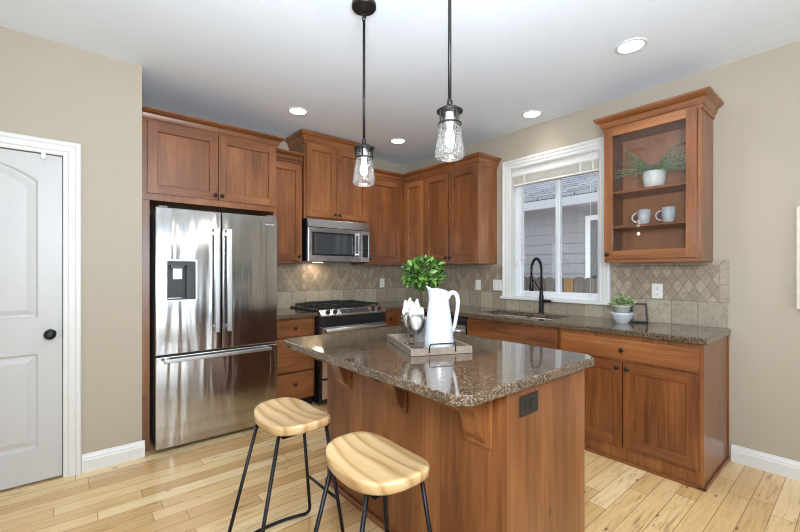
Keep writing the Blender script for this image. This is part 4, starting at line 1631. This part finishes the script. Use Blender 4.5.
def stool(label):
    """saddle stool, local X across, Y along the seat; origin on the floor"""
    r = thing('counter_stool', label, 'stool', (0, 0, 0), 'counter stools at the island')
    hx, hy, zt, th = 0.146, 0.212, 0.628, 0.034
    seg, nr_ = 64, 9

    def outline(a, s):
        ca, sa = math.cos(a), math.sin(a)
        e = 2 / 2.7
        return hx * s * math.copysign(abs(ca) ** e, ca), hy * s * math.copysign(abs(sa) ** e, sa)

    def ztop(x, y):
        u, v = x / hx, y / hy
        return zt + 0.024 * v * v - 0.005 * (1 - v * v) * max(0.0, u) ** 2
    mb = MB()
    rings = []
    for s in [i / nr_ for i in range(1, nr_ + 1)]:
        s2 = s * 0.97
        rings.append([(*outline(2 * PI * k / seg, s2), 0) for k in range(seg)])
    R = []
    for s_i, ring in enumerate(rings):
        R.append([(x, y, ztop(x, y)) for x, y, _ in ring])
    R.append([(x, y, ztop(x, y) - 0.004) for x, y in (outline(2 * PI * k / seg, 0.995) for k in range(seg))])
    R.append([(x, y, ztop(x, y) - 0.010) for x, y in (outline(2 * PI * k / seg, 1.0) for k in range(seg))])
    R.append([(x, y, ztop(x, y) - th) for x, y in (outline(2 * PI * k / seg, 0.985) for k in range(seg))])
    R.append([(x, y, ztop(x, y) - th - 0.006) for x, y in (outline(2 * PI * k / seg, 0.955) for k in range(seg))])
    R.append([(x * 0.3, y * 0.3, zt - th - 0.006) for x, y in (outline(2 * PI * k / seg, 0.9) for k in range(seg))])
    mb.loft(R, True, True, True, True)
    mb.build('seat', PINE, r)
    zb = zt - th
    tops = {(sx, sy): Vector((sx * 0.116, sy * 0.112, zb + 0.006)) for sx in (-1, 1) for sy in (-1, 1)}
    feet = {(sx, sy): Vector((sx * 0.222 - 0.032, sy * 0.165, 0.010)) for sx in (-1, 1) for sy in (-1, 1)}
    sx_ = lambda key: key[0]
    for k in tops:
        mb = MB()
        t, f = tops[k], feet[k]
        d = (t - f)
        knee = f + d * 0.055
        inn = Vector((-0.032 + sx_(k) * 0.222 * 0.84, f.y, 0.010))
        pts = [t, knee]
        for i in range(1, 7):
            u = i / 6
            pts.append(knee.lerp(f, u).lerp(f.lerp(inn, u), u))
        mb.tube(pts, 0.0082, 10)
        mb.build('leg', BLACK, r)
    for sy in (-1, 1):
        mb = MB()
        pts = []
        for i in range(15):
            u = -1 + 2 * i / 14
            pts.append((-0.032 + u * 0.222 * 0.86, sy * (0.165 + 0.034 * (1 - u * u)), 0.010))
        mb.tube(pts, 0.0082, 10)
        mb.build('floor_runner', BLACK, r)
    mb = MB()
    f = 0.36
    pa, pb = feet[(1, -1)].lerp(tops[(1, -1)], f), feet[(1, 1)].lerp(tops[(1, 1)], f)
    mb.tube([pa, pb], 0.007, 10)
    mb.build('foot_rest', BLACK, r)
    mb = MB()
    pts = [(-0.105, -0.140, zb - 0.004), (0.105, -0.140, zb - 0.004), (0.105, 0.140, zb - 0.004), (-0.105, 0.140, zb - 0.004)]
    for a, b in zip(pts, pts[1:] + pts[:1]):
        mb.box((min(a[0], b[0]) - 0.010, min(a[1], b[1]) - 0.010, zb - 0.006), (max(a[0], b[0]) + 0.010, max(a[1], b[1]) + 0.010, zb - 0.002))
    mb.build('seat_bracket', BLACK, r)
    return r


s1 = stool('pine saddle stool in front, nearer the camera at the island corner')
s1.location = (-2.655, -2.915, 0)
s2 = dup(s1, (-2.700, -2.300, 0), 0.04, 'pine saddle stool behind, nearer the refrigerator')

# ------------------------------------------------------------------ things on the island
ta = math.atan2(0.43, 0.19)
tc = Vector((-2.065, -2.560, CT))
tray = thing('serving_tray', 'rectangular grey wood tray with black wire handles on the island', 'tray', (0, 0, 0))
TLx, TLy = 0.230, 0.156
mb = MB()
mb.box((-TLx + 0.01, -TLy + 0.01, 0.002), (TLx - 0.01, TLy - 0.01, 0.010))
mb.build('tray_floor', GREYWOOD, tray)
for (x0, x1, y0, y1) in ((-TLx, TLx, -TLy, -TLy + 0.014), (-TLx, TLx, TLy - 0.014, TLy), (-TLx, -TLx + 0.014, -TLy + 0.014, TLy - 0.014), (TLx - 0.014, TLx, -TLy + 0.014, TLy - 0.014)):
    mb = MB()
    mb.box((x0, y0, 0.001), (x1, y1, 0.034))
    mb.build('rim', GREYWOOD, tray, bevel=0.002)
for sx in (-1, 1):
    mb = MB()
    x = sx * (TLx + 0.004)
    pts = [(x, -0.066, 0.014), (x, -0.066, 0.042)]
    pts += [(x, -0.066 + 0.012 * (1 - math.cos(a)), 0.042 + 0.012 * math.sin(a)) for a in (0.4, 0.8, 1.2, PI / 2)]
    pts += [(x, 0.066 - 0.012 * (1 - math.cos(a)), 0.042 + 0.012 * math.sin(a)) for a in (PI / 2, 1.2, 0.8, 0.4)]
    pts += [(x, 0.066, 0.042), (x, 0.066, 0.014)]
    mb.tube(pts, 0.003, 8)
    mb.build('wire_handle', BLACK, tray)
tray.location = tc
tray.rotation_euler = (0, 0, ta)
TZ = CT + 0.010


# white pitcher
pc = Vector((-2.109, -2.699, TZ))
c = thing('pitcher', 'tall white ceramic pitcher with curved handle standing on the tray', 'pitcher', pc)
mb = MB()
hh = [(0.071, 0.0), (0.075, 0.006), (0.073, 0.05), (0.067, 0.11), (0.058, 0.18), (0.049, 0.245), (0.045, 0.270), (0.045, 0.286), (0.048, 0.299)]
dirr = Vector((0.78, -0.62, 0)).normalized()                # toward the handle
seg = 48


def pit_ring(rad, h, lip=0.0):
    pts = []
    for k in range(seg):
        a = 2 * PI * k / seg
        v = Vector((math.cos(a), math.sin(a), 0))
        s = max(0.0, -v.dot(dirr)) ** 5
        b = max(0.0, v.dot(dirr)) ** 2
        pts.append(pc + v * (rad + lip * 0.020 * s) + Vector((0, 0, h + lip * (0.018 * s - 0.014 * b))))
    return pts


rings = [pit_ring(r_, h_, max(0.0, (h_ - 0.24) / 0.06)) for r_, h_ in hh]
rings += [pit_ring(r_ - 0.004, h_, max(0.0, (h_ - 0.24) / 0.06)) for r_, h_ in reversed(hh[2:])]
mb.loft(rings, True, True, True, True)
mb.build('pitcher_body', CERAMIC, c)
mb = MB()
hp = [(0.040, 0.250), (0.052, 0.272), (0.068, 0.280), (0.086, 0.270), (0.094, 0.240), (0.092, 0.200), (0.085, 0.155), (0.078, 0.118), (0.070, 0.095), (0.064, 0.082)]
pts = [pc + dirr * a + Vector((0, 0, b)) for a, b in hp]
fine = []
for i in range(len(pts) - 1):                              # Catmull-Rom
    p0, p1, p2_, p3 = pts[max(i - 1, 0)], pts[i], pts[i + 1], pts[min(i + 2, len(pts) - 1)]
    for k in range(5):
        t = k / 5
        fine.append(0.5 * ((2 * p1) + (p2_ - p0) * t + (2 * p0 - 5 * p1 + 4 * p2_ - p3) * t * t + (3 * p1 - p0 - 3 * p2_ + p3) * t ** 3))
fine.append(pts[-1])
mb.tube(fine, 0.009, 12, [0.0135 - 0.006 * i / len(fine) for i in range(len(fine))])
mb.build('handle', CERAMIC, c)


# leaf helper
def leaf(mb, base, d, L, W, curl=0.25, up=Vector((0, 0, 1)), fold=0.15):
    d = d.normalized()
    side = d.cross(up)
    if side.length < 1e-3:
        side = d.orthogonal()
    side.normalize()
    nn = side.cross(d).normalized()
    mid, le, ri = [], [], []
    prof = (0.12, 0.75, 1.0, 0.72, 0.0)
    for i, w in enumerate(prof):
        t = i / (len(prof) - 1)
        p = base + d * (L * t) - nn * (curl * L * t * t)
        mid.append(mb.v(p))
        if 0 < w:
            le.append(mb.v(p + side * (W * w / 2) + nn * (fold * W * w)))
            ri.append(mb.v(p - side * (W * w / 2) + nn * (fold * W * w)))
    for i in range(len(prof) - 2):
        mb.face([mid[i], mid[i + 1], le[i + 1], le[i]], True)
        mb.face([ri[i], ri[i + 1], mid[i + 1], mid[i]], True)
    mb.face([mid[-2], mid[-1], le[-1]], True)
    mb.face([ri[-1], mid[-1], mid[-2]], True)


def rdir(rng):
    while True:
        v = Vector((rng.uniform(-1, 1), rng.uniform(-1, 1), rng.uniform(-1, 1)))
        if 0.1 < v.length < 1:
            return v.normalized()


# small topiary behind the pitcher
rng = random.Random(3)
tp = Vector((-2.008, -2.470, TZ))
c = thing('potted_topiary', 'leafy green ball topiary in a white pot behind the pitcher', 'plant', tp)
mb = MB()
mb.lathe(tp, [(0.044, 0), (0.048, 0.004), (0.056, 0.115), (0.060, 0.118), (0.060, 0.128), (0.054, 0.128), (0.050, 0.110)], 32, caps=True)
pot = mb.build('pot', CERAMIC, c)
mb = MB()
for s in (-1, 1):
    u = Vector((0.77, -0.64, 0)) * s
    pts = [tp + u * 0.057 + Vector((0, 0, 0.108)), tp + u * 0.076 + Vector((0, 0, 0.116)), tp + u * 0.078 + Vector((0, 0, 0.092)), tp + u * 0.056 + Vector((0, 0, 0.078))]
    mb.tube(pts, 0.005, 8)
mb.build('pot_handle', CERAMIC, pot)
mb = MB()
mb.lathe(tp + Vector((0, 0, 0.106)), [(0.051, 0), (0.03, 0.008), (0.004, 0.012)], 24)
mb.build('soil', SOIL, c)
mb = MB()
mb.tube([tp + Vector((0, 0, 0.10)), tp + Vector((0.004, 0.0, 0.18)), tp + Vector((-0.003, 0.004, 0.25)), tp + Vector((0, 0, 0.37))], 0.0055, 8)
mb.build('stem', BARK, c)
mb = MB()
cc = tp + Vector((0.005, -0.005, 0.375))
for i in range(430):
    d = rdir(rng)
    r_ = rng.uniform(0.35, 1.0) ** 0.5
    q = Vector((d.x * 0.098, d.y * 0.098, d.z * 0.078)) * r_
    dd = (d + rdir(rng) * 0.7 + Vector((0, 0, -0.1))).normalized()
    L = rng.uniform(0.030, 0.050)
    leaf(mb, cc + q, dd, L, L * 0.52, rng.uniform(0.1, 0.5), rdir(rng), 0.2)
mb.build('foliage', LEAF, c)


# stemmed glasses with folded napkins
def goblet(pos, label, seed):
    rng = random.Random(seed)
    c = thing('stemmed_glass', label, 'glass', pos, 'stemmed glasses on the tray')
    mb = MB()
    mb.lathe(pos, [(0.034, 0.0), (0.034, 0.002), (0.012, 0.006), (0.006, 0.014), (0.0055, 0.030), (0.011, 0.036), (0.0055, 0.043), (0.006, 0.056), (0.014, 0.066), (0.030, 0.082), (0.043, 0.108), (0.045, 0.138), (0.042, 0.172),
                   (0.0408, 0.172), (0.0437, 0.138), (0.0417, 0.108), (0.028, 0.084), (0.006, 0.070)], 32, caps=True)
    mb.build('glass_bowl', STEMGLASS, c, label='clear glass bowl on a knobbed stem')
    return c


def napkin(pos, label, seed):
    """a cream cloth folded into pointed leaves, standing in a glass"""
    rng = random.Random(seed)
    mb = MB()
    for k, (ang, rad, hgt, wid, z0) in enumerate(((0.3, 0.013, 0.162, 0.082, 0.080), (2.2, 0.014, 0.150, 0.078, 0.082), (4.3, 0.014, 0.168, 0.080, 0.080), (1.2, 0.022, 0.124, 0.070, 0.086), (3.3, 0.022, 0.132, 0.072, 0.086), (5.4, 0.022, 0.118, 0.072, 0.086))):
        u = Vector((math.cos(ang), math.sin(ang), 0))
        w = Vector((-u.y, u.x, 0))
        rows = []
        for i in range(9):
            t = i / 8
            hw = wid / 2 * (0.35 + 0.9 * math.sin(min(1, t * 1.5) * PI / 2)) * (1 - max(0, (t - 0.55) / 0.45) ** 1.2 * 0.93)
            out = rad + 0.020 * math.sin(t * PI * 0.75) + 0.004 * math.sin(5 * t + k)
            row = []
            for j in range(5):
                s = -1 + j / 2
                row.append(Vector(pos) + u * (out * (1 - 0.55 * s * s) + 0.003 * math.sin(9 * t + 4 * s + k)) + w * (hw * s * 0.7) + Vector((0, 0, z0 + hgt * t)))
            rows.append(row)
        V = [[mb.v(p) for p in r] for r in rows]
        for a, b in zip(V, V[1:]):
            for j in range(4):
                mb.face([a[j], a[j + 1], b[j + 1], b[j]], True)
    o = mb.build('napkin', LINEN)
    s = o.modifiers.new('solidify', 'SOLIDIFY')
    s.thickness = 0.0022
    return tag(o, label, 'napkin', 'folded napkins in the glasses')


gA, gB = Vector((-2.168, -2.594, TZ)), Vector((-2.131, -2.498, TZ))
goblet(gA, 'stemmed clear glass nearest the front corner of the tray', 1)
goblet(gB, 'stemmed clear glass half hidden behind the front glass on the tray', 2)
napkin(gA, 'cream folded napkin standing in the front stemmed glass', 1)
napkin(gB, 'cream folded napkin standing in the rear stemmed glass', 5)

# ------------------------------------------------------------------ things on the right worktop
sp = Vector((-0.235, -2.835, CT))
c = thing('potted_succulent', 'small bushy green plant in white footed bowl beside the window', 'plant', sp)
mb = MB()
mb.lathe(sp, [(0.046, 0), (0.048, 0.004), (0.050, 0.010), (0.070, 0.034), (0.078, 0.066), (0.081, 0.078), (0.077, 0.080), (0.072, 0.070), (0.060, 0.040)], 40, caps=True)
mb.build('white_bowl', CERAMIC, c)
mb = MB()
mb.lathe(sp + Vector((0, 0, 0.060)), [(0.050, 0), (0.060, 0.065), (0.064, 0.066), (0.064, 0.074), (0.058, 0.074), (0.056, 0.060)], 40, caps=True)
mb.build('inner_pot', STONEPOT, c)
mb = MB()
rng = random.Random(11)
for i in range(260):
    d = rdir(rng)
    d.z = abs(d.z) * 0.9 + 0.05
    d.normalize()
    q = Vector((d.x * 0.074, d.y * 0.074, d.z * 0.070)) * rng.uniform(0.5, 1)
    L = rng.uniform(0.020, 0.036)
    leaf(mb, sp + Vector((0, 0, 0.132)) + q, (d + rdir(rng) * 0.5), L, L * 0.42, rng.uniform(-0.2, 0.3), rdir(rng), 0.2)
mb.build('foliage', SUCC, c)
fp = Vector((-0.135, -2.925, CT))
c = thing('picture_frame', 'small dark-edged photo frame leaning behind the white bowl plant', 'picture frame', (0, 0, 0))
mb = MB()
mb.grid([-0.055, -0.041, 0.041, 0.055], [0, 0.014, 0.136, 0.150], lambda i, j: not (i == 1 and j == 1), lambda u, v, d: (u, d, v), 0, -0.016)
mb.build('frame', plain('dark_frame_wood', (0.025, 0.017, 0.012), 0.4), c, bevel=0.002)
mb = MB()
mb.box((-0.042, -0.004, 0.013), (0.042, -0.009, 0.137))
mb.build('backing', plain('brown_print', srgb(118, 100, 82), 0.5, var=0.4, nscale=26), c)
mb = MB()
mb.loft([[(-0.02, 0.0, 0.10), (0.02, 0.0, 0.10), (0.02, 0.004, 0.10), (-0.02, 0.004, 0.10)], [(-0.03, 0.052, 0.018), (0.03, 0.052, 0.018), (0.03, 0.056, 0.018), (-0.03, 0.056, 0.018)]], True, True, True, False)
mb.build('easel_leg', BLKPLASTIC, c)
c.location = fp
c.rotation_euler = (-0.26, 0, -1.02)

# ------------------------------------------------------------------ in the glass cabinet
q = Vector((-0.225, -3.052, 1.924))
c = thing('potted_fern', 'grey-green fern in a round white pot on the cabinet shelf', 'plant', q)
mb = MB()
mb.lathe(q, [(0.052, 0), (0.062, 0.006), (0.072, 0.04), (0.075, 0.09), (0.071, 0.118), (0.067, 0.118), (0.066, 0.10)], 36, caps=True)
mb.build('pot', MATTEWHITE, c)
mb = MB()
rng = random.Random(5)
ftop = q + Vector((0, 0, 0.105))
angs = []
for i in range(58):
    if i < 38:
        a = rng.choice((PI / 2, -PI / 2)) + rng.uniform(-0.55, 0.55)
    else:
        a = rng.uniform(0, 2 * PI)
    L = rng.uniform(0.18, 0.30)
    el = rng.uniform(0.2, 1.15)
    if abs(math.sin(a)) < 0.7:
        L *= 0.40
    u = Vector((math.cos(a), math.sin(a), 0))
    pts = []
    for k in range(11):
        t = k / 10
        pts.append(ftop + u * (L * t * math.cos(el * 0.8)) + Vector((0, 0, L * (math.sin(el) * t * 1.1 - 0.28 * t * t))))
    for p in pts:                                # stays inside the cabinet
        p.x = min(-0.02, max(-0.285, p.x))
        p.y = min(-2.77, max(-3.315, p.y))
    mb.tube(pts, 0.0012, 5)
    for k in range(1, 11):
        t = k / 10
        tg = (pts[k] - pts[k - 1])
        if tg.length < 1e-5:
            continue
        tg.normalize()
        sd = tg.cross(Vector((0, 0, 1)))
        if sd.length < 1e-3:
            continue
        sd.normalize()
        for s in (-1, 1):
            for hf in (0.0,):
                l_ = 0.034 * (1 - 0.75 * t) + 0.008
                leaf(mb, pts[k].lerp(pts[k - 1], hf), sd * s + tg * 0.55, l_, 0.0105, 0.2)
for v in mb.bm.verts:
    v.co.x = min(-0.016, max(-0.300, v.co.x))
    v.co.y = min(-2.762, max(-3.328, v.co.y))
mb.build('fronds', FERN, c)


def mug(pos, label, rz):
    c = thing('mug', label, 'mug', pos, 'white mugs on the cabinet shelf')
    pos = Vector(pos)
    mb = MB()
    mb.lathe(pos, [(0.033, 0), (0.036, 0.003), (0.043, 0.050), (0.045, 0.106), (0.042, 0.107), (0.040, 0.060), (0.032, 0.012)], 32, caps=True)
    mb.build('cup', CERAMIC, c)
    mb = MB()
    u = Vector((math.cos(rz), math.sin(rz), 0))
    pts = []
    for i in range(13):
        a = PI / 2 - PI * i / 12
        pts.append(pos + u * (0.041 + 0.036 * math.cos(a)) + Vector((0, 0, 0.052 + 0.034 * math.sin(a))))
    mb.tube(pts, 0.0055, 10)
    mb.build('handle', CERAMIC, c)
    return c


mug((-0.245, -2.992, 1.659), 'white mug on the left of the cabinet shelf', 1.9)
mug((-0.245, -3.148, 1.659), 'white mug on the right of the cabinet shelf', 1.9)

# ------------------------------------------------------------------ framed art at the right edge
c = thing('framed_art', 'pale wood framed canvas on the right wall at the photo edge', 'picture', (0, -4.1, 1.39))
mb = MB()
mb.grid([-4.40, -4.375, -3.795, -3.770], [1.073, 1.098, 1.690, 1.715], lambda i, j: not (i == 1 and j == 1), lambda u, v, d: (d, u, v), -0.035, 0.0)
mb.build('frame', plain('pale_frame_wood', srgb(206, 196, 178), 0.5), c, bevel=0.003)
mb = MB()
mb.box((-0.020, -4.376, 1.097), (-0.004, -3.794, 1.691))
mb.build('canvas', CANVAS, c)
